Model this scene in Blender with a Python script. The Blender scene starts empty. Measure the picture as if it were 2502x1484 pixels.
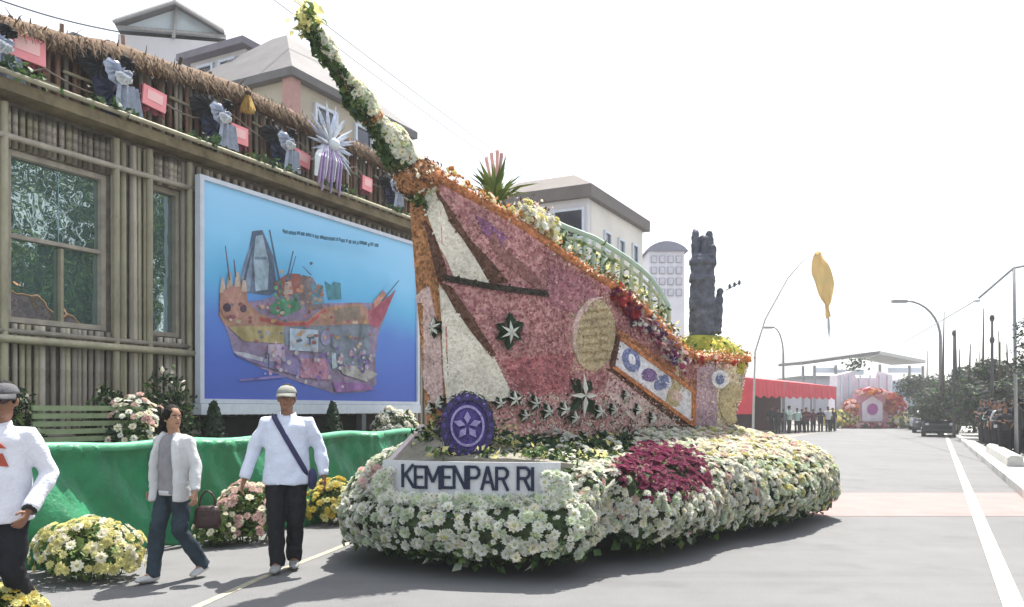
import bpy, bmesh, math, random
import numpy as np
from mathutils import Vector, Matrix, Quaternion, noise as mnoise
from mathutils.bvhtree import BVHTree
from mathutils.geometry import delaunay_2d_cdt, tessellate_polygon

random.seed(7)
rng = np.random.default_rng(7)
R = math.radians
S = bpy.context.scene
COL = S.collection

# ------------------------------------------------------------------ camera
cam_d = bpy.data.cameras.new('camera')
cam = bpy.data.objects.new('camera', cam_d)
COL.objects.link(cam)
EYE = 1.5
cam.location = (0, 0, EYE)
cam.rotation_euler = (R(90), 0, 0)
cam_d.sensor_width = 36
cam_d.lens = 36 * 2000 / 2502
cam_d.shift_y = (1000 - 742) / 2502
cam_d.clip_start = 0.05
cam_d.clip_end = 4000
S.camera = cam

# ------------------------------------------------------------------ sky, sun, exposure
SUN_EL = R(63.5)
SUN_DIR = Vector((0.35, 0.94, 0)).normalized()          # horizontal direction towards the sun
world = bpy.data.worlds.new('World')
S.world = world
world.use_nodes = True
wn = world.node_tree
for nd in list(wn.nodes):
    wn.nodes.remove(nd)
wo = wn.nodes.new('ShaderNodeOutputWorld')
bg = wn.nodes.new('ShaderNodeBackground')
sky = wn.nodes.new('ShaderNodeTexSky')
sky.sky_type = 'NISHITA'
sky.sun_disc = False
sky.sun_elevation = SUN_EL
sky.sun_rotation = math.atan2(SUN_DIR.x, SUN_DIR.y)
sky.air_density = 1.0
sky.dust_density = 3.0
sky.ozone_density = 1.0
tc = wn.nodes.new('ShaderNodeTexCoord')
nz = wn.nodes.new('ShaderNodeTexNoise')
nz.inputs['Scale'].default_value = 1.7
nz.inputs['Detail'].default_value = 5
cr = wn.nodes.new('ShaderNodeValToRGB')
cr.color_ramp.elements[0].position = 0.30
cr.color_ramp.elements[0].color = (0.32, 0.32, 0.32, 1)
cr.color_ramp.elements[1].position = 0.62
cr.color_ramp.elements[1].color = (0.95, 0.95, 0.95, 1)
mx = wn.nodes.new('ShaderNodeMix')
mx.data_type = 'RGBA'
mx.inputs['B'].default_value = (3.5, 3.6, 3.68, 1)      # thin bright overcast veil
wn.links.new(tc.outputs['Generated'], nz.inputs['Vector'])
wn.links.new(nz.outputs['Fac'], cr.inputs['Fac'])
wn.links.new(cr.outputs['Color'], mx.inputs['Factor'])
wn.links.new(sky.outputs['Color'], mx.inputs['A'])
wn.links.new(mx.outputs['Result'], bg.inputs['Color'])
bg.inputs['Strength'].default_value = 0.13
wn.links.new(bg.outputs['Background'], wo.inputs['Surface'])

sun_d = bpy.data.lights.new('sun', 'SUN')
sun_d.energy = 4.0
sun_d.angle = R(0.55)
sun_d.color = (1.0, 0.95, 0.87)
sun = bpy.data.objects.new('sun', sun_d)
COL.objects.link(sun)
sv = Vector((SUN_DIR.x * math.cos(SUN_EL), SUN_DIR.y * math.cos(SUN_EL), math.sin(SUN_EL)))
sun.rotation_euler = (-sv).to_track_quat('-Z', 'Y').to_euler()
sun.location = sv * 60

S.view_settings.view_transform = 'Standard'
S.view_settings.look = 'None'
S.view_settings.exposure = 1.5
S.view_settings.gamma = 1.0
S.view_settings.use_curve_mapping = False
HAZE = 0.0012
S.render.engine = 'CYCLES'
S.cycles.max_bounces = 6
S.cycles.diffuse_bounces = 3
S.cycles.use_denoising = True

# ------------------------------------------------------------------ helpers
def at(u, v, D):
    """world point seen at (u, v) of a 2502 x 1484 picture at depth D"""
    return Vector(((u - 1251) / 2000 * D, D, EYE + (1000 - v) / 2000 * D))
def gnd(u, v, z=0.0):
    D = 2000 * (EYE - z) / (v - 1000)
    return Vector(((u - 1251) / 2000 * D, D, z))
def pix(p):
    return 1251 + 2000 * p[0] / p[1], 1000 - 2000 * (p[2] - EYE) / p[1]

def lin(c):
    return tuple(((x / 255) / 12.92) if x / 255 <= 0.04045 else (((x / 255) + 0.055) / 1.055) ** 2.4 for x in c)

MATS = {}
def mat(name, col, rough=0.8, var=0.18, scale=9.0, bump=0.0, bscale=60.0, spec=0.25, metal=0.0, col2=None, vor=False, rand=0.0, sub=0.0):
    """principled material with noisy colour and relief; rand = brightness change from object to object"""
    if name in MATS:
        return MATS[name]
    m = bpy.data.materials.new(name)
    m.use_nodes = True
    n = m.node_tree
    b = n.nodes['Principled BSDF']
    b.inputs['Roughness'].default_value = rough
    b.inputs['Specular IOR Level'].default_value = spec
    b.inputs['Metallic'].default_value = metal
    t = n.nodes.new('ShaderNodeTexCoord')
    if vor:
        tx = n.nodes.new('ShaderNodeTexVoronoi')
        tx.inputs['Scale'].default_value = scale
        fac = n.nodes.new('ShaderNodeSeparateColor')
        n.links.new(tx.outputs['Color'], fac.inputs['Color'])
        fo = fac.outputs[0]
    else:
        tx = n.nodes.new('ShaderNodeTexNoise')
        tx.inputs['Scale'].default_value = scale
        tx.inputs['Detail'].default_value = 6
        tx.inputs['Roughness'].default_value = 0.65
        mr = n.nodes.new('ShaderNodeMapRange')
        mr.inputs['From Min'].default_value = 0.3
        mr.inputs['From Max'].default_value = 0.7
        n.links.new(tx.outputs['Fac'], mr.inputs['Value'])
        fo = mr.outputs['Result']
    n.links.new(t.outputs['Object'], tx.inputs['Vector'])
    mix = n.nodes.new('ShaderNodeMix')
    mix.data_type = 'RGBA'
    c1 = [max(0, x * (1 - var)) for x in col[:3]]
    c2 = [min(0.95, x * (1 + var)) for x in (col2 or col)[:3]]
    mix.inputs['A'].default_value = (*c1, 1)
    mix.inputs['B'].default_value = (*c2, 1)
    n.links.new(fo, mix.inputs['Factor'])
    out = mix.outputs['Result']
    if vor:                                            # broad patchiness on top of the single petals
        ln = n.nodes.new('ShaderNodeTexNoise')
        ln.inputs['Scale'].default_value = 2.6
        ln.inputs['Detail'].default_value = 4
        n.links.new(t.outputs['Object'], ln.inputs['Vector'])
        lr = n.nodes.new('ShaderNodeMapRange')
        lr.inputs['From Min'].default_value = .3
        lr.inputs['From Max'].default_value = .7
        lr.inputs['To Min'].default_value = .82
        lr.inputs['To Max'].default_value = 1.2
        n.links.new(ln.outputs['Fac'], lr.inputs['Value'])
        lh = n.nodes.new('ShaderNodeHueSaturation')
        n.links.new(lr.outputs['Result'], lh.inputs['Value'])
        n.links.new(out, lh.inputs['Color'])
        out = lh.outputs['Color']
    if rand:
        oi = n.nodes.new('ShaderNodeObjectInfo')
        rr = n.nodes.new('ShaderNodeMapRange')
        rr.inputs['To Min'].default_value = 1 - rand
        rr.inputs['To Max'].default_value = 1 + rand * 0.6
        n.links.new(oi.outputs['Random'], rr.inputs['Value'])
        hs = n.nodes.new('ShaderNodeHueSaturation')
        n.links.new(rr.outputs['Result'], hs.inputs['Value'])
        n.links.new(out, hs.inputs['Color'])
        out = hs.outputs['Color']
    n.links.new(out, b.inputs['Base Color'])
    if bump:
        bt = n.nodes.new('ShaderNodeTexNoise')
        bt.inputs['Scale'].default_value = bscale
        bt.inputs['Detail'].default_value = 4
        n.links.new(t.outputs['Object'], bt.inputs['Vector'])
        bp = n.nodes.new('ShaderNodeBump')
        bp.inputs['Strength'].default_value = bump
        bp.inputs['Distance'].default_value = 0.02
        n.links.new(bt.outputs['Fac'], bp.inputs['Height'])
        n.links.new(bp.outputs['Normal'], b.inputs['Normal'])
    if sub:
        b.inputs['Subsurface Weight'].default_value = sub
        b.inputs['Subsurface Radius'].default_value = (0.02, 0.01, 0.006)
    if name.endswith('_petal') or name.endswith('_leaf') or name.endswith('_frond'):
        tr = n.nodes.new('ShaderNodeBsdfTranslucent')
        n.links.new(out, tr.inputs['Color'])
        ms_ = n.nodes.new('ShaderNodeMixShader')
        ms_.inputs['Fac'].default_value = .38 if 'petal' in name else .3
        n.links.new(b.outputs['BSDF'], ms_.inputs[1])
        n.links.new(tr.outputs['BSDF'], ms_.inputs[2])
        n.links.new(ms_.outputs['Shader'], n.nodes['Material Output'].inputs['Surface'])
    MATS[name] = m
    return m

ROOT = {}
def thing(name, label, cat, loc, group=None):
    o = bpy.data.objects.new(name, None)
    o.empty_display_size = 0.2
    o.location = loc
    COL.objects.link(o)
    o['label'] = label
    o['category'] = cat
    if group:
        o['group'] = group
    ROOT[o] = Vector(loc)
    return o
def tag(o, label, cat, group=None):
    o['label'] = label
    o['category'] = cat
    if group:
        o['group'] = group
    return o
def origin(parent):
    return ROOT.get(parent, Vector((0, 0, 0))) if parent else Vector((0, 0, 0))
def link(name, me, parent=None, kind=None, label=None):
    o = bpy.data.objects.new(name, me)
    COL.objects.link(o)
    if parent:
        o.parent = parent
        ROOT[o] = origin(parent)          # parts sit at the thing's base, their vertices run from there
    if kind:
        o['kind'] = kind
    if label:
        o['label'] = label
    return o
def mk(name, verts, faces, mats, parent=None, midx=None, smooth=False, kind=None, label=None, base=None):
    """one mesh object from world-space vertices; base moves its origin there when it is a top-level thing"""
    me = bpy.data.meshes.new(name)
    o0 = origin(parent)
    if base is not None and not parent:
        o0 = Vector(base)
    V = np.asarray([tuple(v) for v in verts], dtype=np.float64) if not isinstance(verts, np.ndarray) else verts
    V = V - np.array(o0)
    me.from_pydata(V.tolist(), [], [list(f) for f in faces] if not isinstance(faces, np.ndarray) else faces.tolist())
    if not isinstance(mats, (list, tuple)):
        mats = [mats]
    for m in mats:
        me.materials.append(m)
    if midx is not None:
        me.polygons.foreach_set('material_index', np.asarray(midx, dtype=np.int32))
    if smooth:
        me.polygons.foreach_set('use_smooth', np.ones(len(me.polygons), dtype=bool))
    me.update()
    o = link(name, me, parent, kind, label)
    if base is not None and not parent:
        o.location = base
    return o

class MB:
    """collects simple solids as one mesh"""
    def __init__(s):
        s.v, s.f, s.m = [], [], []
    def add(s, vs, fs, mi=0):
        k = len(s.v)
        s.v += [Vector(p) for p in vs]
        s.f += [[i + k for i in f] for f in fs]
        s.m += [mi] * len(fs)
        return s
    def obox(s, c, ax, ay, az, mi=0):
        """box about c with half-axis vectors"""
        c, ax, ay, az = Vector(c), Vector(ax), Vector(ay), Vector(az)
        vs = [c + ax * i + ay * j + az * k for i in (-1, 1) for j in (-1, 1) for k in (-1, 1)]
        fs = [(0, 1, 3, 2), (4, 6, 7, 5), (0, 4, 5, 1), (2, 3, 7, 6), (0, 2, 6, 4), (1, 5, 7, 3)]
        return s.add(vs, fs, mi)
    def box(s, lo, hi, mi=0):
        lo, hi = Vector(lo), Vector(hi)
        h = (hi - lo) / 2
        return s.obox((lo + hi) / 2, (h.x, 0, 0), (0, h.y, 0), (0, 0, h.z), mi)
    def tube(s, pts, rad, n=8, mi=0, caps=True, sq=None):
        pts = [Vector(p) for p in pts]
        if not isinstance(rad, (list, tuple)):
            rad = [rad] * len(pts)
        vs, fs = [], []
        ref = None
        for i, p in enumerate(pts):
            d = (pts[min(i + 1, len(pts) - 1)] - pts[max(i - 1, 0)]).normalized()
            if ref is None:
                ref = d.orthogonal().normalized() if sq is None else (Vector(sq) - d * Vector(sq).dot(d)).normalized()
            ref = (ref - d * ref.dot(d)).normalized()
            w = d.cross(ref)
            for k in range(n):
                a = 2 * math.pi * k / n
                r = rad[i]
                rx, ry = (r if isinstance(r, (tuple, list)) else (r, r))
                vs.append(p + ref * (math.cos(a) * rx) + w * (math.sin(a) * ry))
        for i in range(len(pts) - 1):
            for k in range(n):
                fs.append((i * n + k, i * n + (k + 1) % n, (i + 1) * n + (k + 1) % n, (i + 1) * n + k))
        if caps:
            fs.append(tuple(range(n))[::-1])
            fs.append(tuple((len(pts) - 1) * n + k for k in range(n)))
        return s.add(vs, fs, mi)
    def ell(s, c, r, n=12, m=8, mi=0, rot=None):
        c = Vector(c)
        vs = [Vector((0, 0, r[2]))]
        for j in range(1, m):
            th = math.pi * j / m
            for k in range(n):
                a = 2 * math.pi * k / n
                vs.append(Vector((r[0] * math.sin(th) * math.cos(a), r[1] * math.sin(th) * math.sin(a), r[2] * math.cos(th))))
        vs.append(Vector((0, 0, -r[2])))
        if rot:
            vs = [rot @ v for v in vs]
        vs = [v + c for v in vs]
        fs = [(0, 1 + k, 1 + (k + 1) % n) for k in range(n)]
        for j in range(m - 2):
            for k in range(n):
                a, b = 1 + j * n + k, 1 + j * n + (k + 1) % n
                fs.append((a, a + n, b + n, b))
        L = len(vs) - 1
        q = 1 + (m - 2) * n
        fs += [(q + k, L, q + (k + 1) % n) for k in range(n)]
        return s.add(vs, fs, mi)
    def prism(s, poly, off, mi=0):
        """planar 3-D polygon pushed along off"""
        off = Vector(off)
        n = len(poly)
        vs = [Vector(p) for p in poly] + [Vector(p) + off for p in poly]
        tri = tessellate_polygon([[Vector(p) for p in poly]])
        fs = [tuple(t) for t in tri] + [tuple(i + n for i in t)[::-1] for t in tri]
        fs += [(i, (i + 1) % n, n + (i + 1) % n, n + i) for i in range(n)]
        return s.add(vs, fs, mi)
    def build(s, name, mats, parent=None, smooth=False, kind=None, label=None, base=None):
        return mk(name, s.v, s.f, mats, parent, s.m, smooth, kind, label, base)

def scatter(name, protos, T, sel, mats, parent=None, kind='stuff', label=None, moff=None, base=None):
    """many small copies joined in one mesh. protos: list of (V, F(list), midx); T: list of 4x4; sel: proto per copy; moff: material offset per copy"""
    V, F, M = [], [], []
    k = 0
    for i, t in enumerate(T):
        pv, pf, pm = protos[sel[i]]
        A = np.array(t)
        V.append(pv @ A[:3, :3].T + A[:3, 3])
        F += [[x + k for x in f] for f in pf]
        mo = 0 if moff is None else moff[i]
        M += [x + mo for x in pm]
        k += len(pv)
    V = np.concatenate(V)
    return mk(name, V, F, mats, parent, M, False, kind, label, base)

def frame(normal, spin=0.0):
    q = Vector(normal).normalized().to_track_quat('Z', 'Y')
    return (q @ Quaternion((0, 0, 1), spin)).to_matrix().to_4x4()
def xf(p, normal=(0, 0, 1), spin=0.0, s=1.0):
    sc = Matrix.Diagonal((s, s, s, 1)) if not isinstance(s, (tuple, list)) else Matrix.Diagonal((*s, 1))
    return Matrix.Translation(p) @ frame(normal, spin) @ sc

# ---- flower heads and leaves, radius 1 unit, facing +Z
def flower_proto(n=9, layers=((0.15, 1.0), (0.6, 0.7)), centre=0.25, width=0.30, cm=1):
    V, F, M = [], [], []
    for li, (lift, ln) in enumerate(layers):
        for k in range(n):
            a = 2 * math.pi * (k + 0.5 * li) / n + random.uniform(-.12, .12)
            l = ln * random.uniform(.88, 1.08)
            d = Vector((math.cos(a), math.sin(a), 0))
            w = Vector((-math.sin(a), math.cos(a), 0))
            z = Vector((0, 0, 1))
            h = lift * l
            i = len(V)
            V += [d * 0.12 + z * 0.02, d * (l * .6) + w * (width * l) + z * h * .7, d * l + z * (h * .8 - .08 * l), d * (l * .6) - w * (width * l) + z * h * .7]
            F += [(i, i + 1, i + 2), (i, i + 2, i + 3)]
            M += [0, 0]
    i = len(V)
    V.append(Vector((0, 0, 0.28)))
    for k in range(6):
        a = math.pi * k / 3
        V.append(Vector((centre * math.cos(a), centre * math.sin(a), 0.14)))
    for k in range(6):
        F.append((i, i + 1 + k, i + 1 + (k + 1) % 6))
        M.append(cm)
    return np.array([tuple(v) for v in V]), F, M
def leaf_proto(w=0.3, bend=0.25):
    V = [(0, 0, 0), (w, .45, bend * .6), (0, 1, -bend * .2), (-w, .45, bend * .6), (0, .5, bend * .2)]
    F = [(0, 1, 4), (1, 2, 4), (2, 3, 4), (3, 0, 4)]
    return np.array(V, float), F, [0] * 4
MUM = [flower_proto() for _ in range(3)]
MUM += [flower_proto(n=11, layers=((0.1, 1.0), (0.45, .85), (.9, .6)), centre=.12, width=.22), flower_proto(n=7, layers=((.3, 1.0), (.8, .75)), centre=.2, width=.4), flower_proto(n=12, layers=((-.1, 1.0),), centre=.32, width=.2)]
DAISY = [flower_proto(n=8, layers=((0.12, 1.0),), centre=0.3, width=.34) for _ in range(2)]
LEAF = [leaf_proto(), leaf_proto(.22, .35), leaf_proto(.4, .15)]

def rand_dir(up=0.3):
    while True:
        v = Vector((random.gauss(0, 1), random.gauss(0, 1), random.gauss(0, 1)))
        if v.length > .1:
            v.normalize()
            v.z += up
            return v.normalized()

def flower_mesh(name, proto, petal, centre, r):
    me = bpy.data.meshes.new(name)
    me.from_pydata((proto[0] * r).tolist(), [], proto[1])
    me.materials.append(petal)
    me.materials.append(centre)
    me.polygons.foreach_set('material_index', np.array(proto[2], dtype=np.int32))
    me.update()
    return me
def inst(name, me, M, parent):
    o = bpy.data.objects.new(name, me)
    COL.objects.link(o)
    o.parent = parent
    ob = origin(parent)
    o.matrix_basis = Matrix.Translation(-ob) @ M
    return o

# ------------------------------------------------------------------ shared materials
def asphalt_mat():
    m = bpy.data.materials.new('worn_asphalt')
    m.use_nodes = True
    n = m.node_tree
    b = n.nodes['Principled BSDF']
    b.inputs['Roughness'].default_value = .9
    b.inputs['Specular IOR Level'].default_value = .2
    t = n.nodes.new('ShaderNodeTexCoord')
    def noise_(sc, det, lo, hi, c0, c1, typ='ShaderNodeTexNoise', stretch=None):
        x = n.nodes.new(typ)
        x.inputs['Scale'].default_value = sc
        if typ == 'ShaderNodeTexNoise':
            x.inputs['Detail'].default_value = det
            x.inputs['Roughness'].default_value = .65
        if stretch:
            mp = n.nodes.new('ShaderNodeMapping')
            mp.inputs['Rotation'].default_value = (0, 0, stretch[0])
            mp.inputs['Scale'].default_value = (stretch[1], stretch[2], 1)
            n.links.new(t.outputs['Object'], mp.inputs['Vector'])
            n.links.new(mp.outputs['Vector'], x.inputs['Vector'])
        else:
            n.links.new(t.outputs['Object'], x.inputs['Vector'])
        r_ = n.nodes.new('ShaderNodeMapRange')
        r_.inputs['From Min'].default_value = lo; r_.inputs['From Max'].default_value = hi
        r_.inputs['To Min'].default_value = c0; r_.inputs['To Max'].default_value = c1
        n.links.new(x.outputs[0], r_.inputs['Value'])
        return r_.outputs['Result']
    fs = [noise_(.35, 5, .35, .65, .93, 1.06), noise_(2.2, 6, .3, .7, .95, 1.05), noise_(95, 2, .3, .7, .80, 1.2),
          noise_(.8, 3, .56, .74, 1.0, .8), noise_(1.0, 4, .52, .7, 1.0, .9, stretch=(.48, .12, 2.6))]
    v = fs[0]
    for f in fs[1:]:
        mm_ = n.nodes.new('ShaderNodeMath'); mm_.operation = 'MULTIPLY'
        n.links.new(v, mm_.inputs[0]); n.links.new(f, mm_.inputs[1])
        v = mm_.outputs[0]
    mx_ = n.nodes.new('ShaderNodeVectorMath'); mx_.operation = 'SCALE'
    mx_.inputs[0].default_value = (.152, .154, .159)
    n.links.new(v, mx_.inputs['Scale'])
    n.links.new(mx_.outputs[0], b.inputs['Base Color'])
    bt = n.nodes.new('ShaderNodeTexNoise'); bt.inputs['Scale'].default_value = 120
    n.links.new(t.outputs['Object'], bt.inputs['Vector'])
    bp = n.nodes.new('ShaderNodeBump'); bp.inputs['Strength'].default_value = .5; bp.inputs['Distance'].default_value = .01
    n.links.new(bt.outputs[0], bp.inputs['Height']); n.links.new(bp.outputs['Normal'], b.inputs['Normal'])
    return m
asphalt = asphalt_mat()
white_paint = mat('white_road_paint', (0.44, 0.44, 0.42), .7, .42, 9, .2, 80)
cream_paint = mat('cream_road_paint', (0.33, 0.31, 0.24), .8, .25, 10, .2, 80)
pink_paint = mat('faded_pink_road_paint', (0.285, 0.185, 0.18), .85, .10, 2, .3, 120)
concrete = mat('pale_concrete', (0.34, 0.335, 0.32), .9, .18, 3, .4, 50)
bamboo = mat('grey_bamboo', (0.33, 0.30, 0.25), .7, .22, 6, .3, 30, .3, rand=.45)
bamboo_light = mat('pale_bamboo', (0.31, 0.29, 0.205), .6, .25, 6, .2, 30, .3, rand=.2)
bamboo_red = mat('red_brown_bamboo', (0.20, 0.12, 0.085), .6, .35, 6, .3, 30, .3, rand=.4)
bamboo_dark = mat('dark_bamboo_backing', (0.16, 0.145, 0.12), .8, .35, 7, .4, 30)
olive_beam = mat('olive_timber', (0.17, 0.14, 0.085), .8, .45, 3, .4, 30)
thatch = mat('brown_thatch', (0.13, 0.085, 0.055), .95, .45, 20, .2, 60)
thatch_pale = mat('dry_straw', (0.20, 0.135, 0.075), .95, .35, 20)
thatch_dark = mat('dark_thatch', (0.06, 0.04, 0.025), .95, .4, 20)
dark_void = mat('dark_interior', (0.02, 0.02, 0.02), .9)
white_frame = mat('white_painted_frame', (0.55, 0.6, 0.68), .5, .08, 5)
green_leaf = mat('mid_green_leaf', (0.055, 0.11, 0.03), .55, .4, 3, spec=.3)
dark_leaf = mat('dark_green_leaf', (0.022, 0.05, 0.022), .55, .4, 3, spec=.3)
light_leaf = mat('light_green_leaf', (0.13, 0.19, 0.05), .55, .3, 3, spec=.3)
bark = mat('brown_bark', (0.08, 0.06, 0.045), .9, .3, 12, .5, 40)
stem_green = mat('stem_green', (0.05, 0.09, 0.03), .7, .3)
petal_white = mat('white_petal', (0.78, 0.79, 0.72), .7, .12, 5, rand=.12, sub=0)
petal_cream = mat('cream_petal', (0.82, 0.78, 0.64), .7, .12, 5, rand=.12)
petal_green = mat('pale_green_petal', (0.60, 0.68, 0.52), .7, .15, 5, rand=.15)
petal_yellow = mat('yellow_petal', (0.68, 0.52, 0.09), .7, .15, 5, rand=.12)
petal_lemon = mat('lemon_petal', (0.66, 0.62, 0.28), .7, .12, 5, rand=.12)
petal_pink = mat('pink_petal', (0.70, 0.48, 0.45), .7, .15, 5, rand=.15)
petal_maroon = mat('maroon_petal', (0.33, 0.07, 0.15), .7, .3, 5, rand=.3)
petal_red = mat('red_petal', (0.42, 0.05, 0.05), .7, .25, 5, rand=.2)
petal_orange = mat('orange_petal', (0.5, 0.2, 0.05), .7, .25, 5, rand=.2)
petal_purple = mat('purple_petal', (0.16, 0.08, 0.24), .7, .25, 5, rand=.2)
pollen = mat('flower_centre', (0.34, 0.36, 0.14), .8, .2)
pollen_dark = mat('dark_flower_centre', (0.13, 0.12, 0.05), .8, .2)
steel = mat('grey_steel', (0.22, 0.23, 0.24), .45, .15, 6, metal=.6)

# ================================================================== THE GROUND
def sheet(name, pts, z, m, **k):
    o = mk(name, [(p[0], p[1], z) for p in pts], [list(range(len(pts)))], m, **k)
    o['kind'] = 'structure'
    return o
sheet('ground', [(-900, -300), (900, -300), (900, 1500), (-900, 1500)], -0.008, mat('dusty_ground', (0.2, 0.195, 0.18), .95, .2, .05))
sheet('road', [(-9, -12), (15, -12), (50, 60), (90, 140), (70, 150), (24, 60), (-4, 9.5), (-9, 3)], 0.0, asphalt)
def stripe(name, pts, w, m, z=.004):
    V, F = [], []
    for i, p in enumerate(pts):
        d = (Vector(pts[min(i + 1, len(pts) - 1)]) - Vector(pts[max(i - 1, 0)])).normalized()
        nn = Vector((-d.y, d.x))
        V += [(p[0] + nn.x * w / 2, p[1] + nn.y * w / 2, z), (p[0] - nn.x * w / 2, p[1] - nn.y * w / 2, z)]
    F = [(2 * i, 2 * i + 1, 2 * i + 3, 2 * i + 2) for i in range(len(pts) - 1)]
    o = mk(name, V, F, m)
    o['kind'] = 'structure'
    return o
def gxy(u, v):
    g = gnd(u, v)
    return (g.x, g.y)
g1, g2 = Vector(gxy(2336, 1125)), Vector(gxy(2478, 1484))
dr = (g2 - g1).normalized()
stripe('road_edge_line', [g2 + dr * 4, g2, g1, g1 - dr * 30], .15, white_paint, .008)
stripe('road_bay_line', [(-2.6, 3.2), gxy(480, 1484), gxy(640, 1412), gxy(800, 1350), gxy(880, 1317), (-1.5, 14)], .075, cream_paint, .004)
D0, D1 = 3000 / 205, 3000 / 262
sheet('pink_crossing_band', [(2.0, D1), (12.5, D1), (14.5, D0), (2.0, D0)], .004, pink_paint)

# asphalt seams and patches: slightly different tar, flush sheets
# right pavement with kerb made of separate concrete blocks
pav = mk('pavement', [(7.9, 12, .13), (40, 12, .13), (60, 70, .13), (37.1, 70, .13), (7.9, 12, -.01), (37.1, 70, -.01)], [(0, 1, 2, 3), (0, 3, 5, 4)], concrete)
pav['kind'] = 'structure'
kd = Vector((37.1 - 7.9, 70 - 12, 0)).normalized()
kn = Vector((-kd.y, kd.x, 0))
kb = MB().obox((0, 0, .075), kd * .48, kn * .09, (0, 0, .085)).build('kerb_block', mat('whitewashed_kerb', (0.5, 0.5, 0.48), .85, .2, 3, .3, 40, rand=.25), pav)
for i in range(0, 58):
    o = kb if i == 0 else kb.copy()
    if i:
        COL.objects.link(o)
    o.location = Vector((7.9, 12, 0)) + kd * (i * 1.0 + .5) + kn * .09

# ================================================================== FACADE FRAME
FQ = Vector((-4.21, 11.0, 0))
FE = Vector((0.461, 0.887, 0)).normalized()
FN = Vector((FE.y, -FE.x, 0))
def fp(s, z, o=0.0):
    return FQ + FE * s + FN * o + Vector((0, 0, z))
def fpx(u, v, o=0.0):
    """where the line of sight through (u, v) meets the facade plane, as s, z"""
    d = Vector(((u - 1251) / 2000, 1, (1000 - v) / 2000))
    q = FQ + FN * o - Vector((0, 0, EYE))
    t = q.dot(FN) / d.dot(FN)
    p = d * t + Vector((0, 0, EYE))
    return (p - FQ).dot(FE), p.z

def rim_z(s):
    xs = [-5, -2.6, -1, 1, 4.5, 6.5]
    zs = [5.3, 5.68, 5.95, 6.17, 6.12, 6.0]
    return float(np.interp(s, xs, zs))

S0, S1 = -5.2, 5.9
pav_t = thing('bamboo_pavilion', 'long grandstand clad in grey bamboo poles with a brown thatched rim along its top', 'building', fp(0, 0, -.2))
# dark walls behind the poles, with real openings for the windows
WIN = [(-2.42, -1.2, 2.46, 4.36), (-.58, -.1, 2.46, 4.42)]
wall = MB()
def wbox(s0, s1, z0, z1, o0=-.42, o1=-.26):
    wall.obox(fp((s0 + s1) / 2, (z0 + z1) / 2, (o0 + o1) / 2), FE * ((s1 - s0) / 2), FN * ((o1 - o0) / 2), (0, 0, (z1 - z0) / 2))
edges = [S0] + [x for w in WIN for x in w[:2]] + [S1]
for i in range(0, len(edges), 2):
    wbox(edges[i], edges[i + 1], 0, 4.9)
for w in WIN:
    wbox(w[0], w[1], 0, w[2])
    wbox(w[0], w[1], w[3], 4.9)
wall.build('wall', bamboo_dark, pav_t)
b = MB()
for i in range(24):
    s0 = S0 + (S1 - S0) * i / 24
    s1 = S0 + (S1 - S0) * (i + 1) / 24
    zt = rim_z((s0 + s1) / 2) - .1
    b.obox(fp((s0 + s1) / 2, (5.0 + zt) / 2, -.55), FE * ((s1 - s0) / 2), FN * .04, (0, 0, (zt - 5.0) / 2))
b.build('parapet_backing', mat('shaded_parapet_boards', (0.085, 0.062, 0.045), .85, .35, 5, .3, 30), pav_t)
# deep body of the building behind
b = MB()
b.obox(fp((S0 + S1) / 2, 2.6, -2.6), FE * ((S1 - S0) / 2), FN * 1.6, (0, 0, 2.6))
b.build('rear_hall', bamboo_dark, pav_t)
# floor beam
b = MB()
b.obox(fp((S0 + S1) / 2, 4.95, -.1), FE * ((S1 - S0) / 2 + .1), FN * .15, (0, 0, .065))
b.build('floor_beam', olive_beam, pav_t)
b = MB()
b.tube([fp(S0 - .1, 5.06, .1), fp(S1 + .1, 5.06, .1)], .03, 8)
b.build('beam_pole', bamboo_light, pav_t, smooth=True)

# vertical poles, one object each; three meshes with knuckles shared
def pole_mesh(name, h, r, m):
    bb = MB()
    pts, rad = [], []
    n = max(2, int(h / .38))
    for i in range(n + 1):
        z = h * i / n
        if 0 < i < n:
            pts += [(0, 0, z - .012), (0, 0, z), (0, 0, z + .012)]
            rad += [r, r * 1.13, r]
        else:
            pts.append((0, 0, z))
            rad.append(r)
    bb.tube(pts, rad, 7)
    me = bpy.data.meshes.new(name)
    me.from_pydata([tuple(v) for v in bb.v], [], bb.f)
    me.polygons.foreach_set('use_smooth', np.ones(len(me.polygons), dtype=bool))
    me.materials.append(m)
    return me
PM = {}
def pole(s, z0, z1, o, r, m, lean=0.0, name='bamboo_pole'):
    key = (m.name, round(r, 3))
    if key not in PM:
        PM[key] = pole_mesh('pole', 1.0 if z1 - z0 < 1.6 else 2.0, r, m)
    h = 1.0 if len(PM[key].vertices) < 60 else 2.0
    me = PM[key]
    L = max(v.co.z for v in me.vertices)
    M = Matrix.Translation(fp(s, z0, o)) @ Matrix.Rotation(lean, 4, FN) @ Matrix.Diagonal((1, 1, (z1 - z0) / L, 1))
    return inst(name, me, M, pav_t)
# upper band
s = S0 + .03
while s < S1:
    m = random.choice([bamboo, bamboo, bamboo_red])
    if s > .8:
        m = random.choice([bamboo, bamboo_red, bamboo_red])
    pole(s, 5.02, rim_z(s) - random.uniform(.02, .12), -.4 + random.uniform(-.03, .05), random.choice([.026, .032]), m, random.uniform(-.02, .02))
    s += random.uniform(.075, .12)
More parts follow.
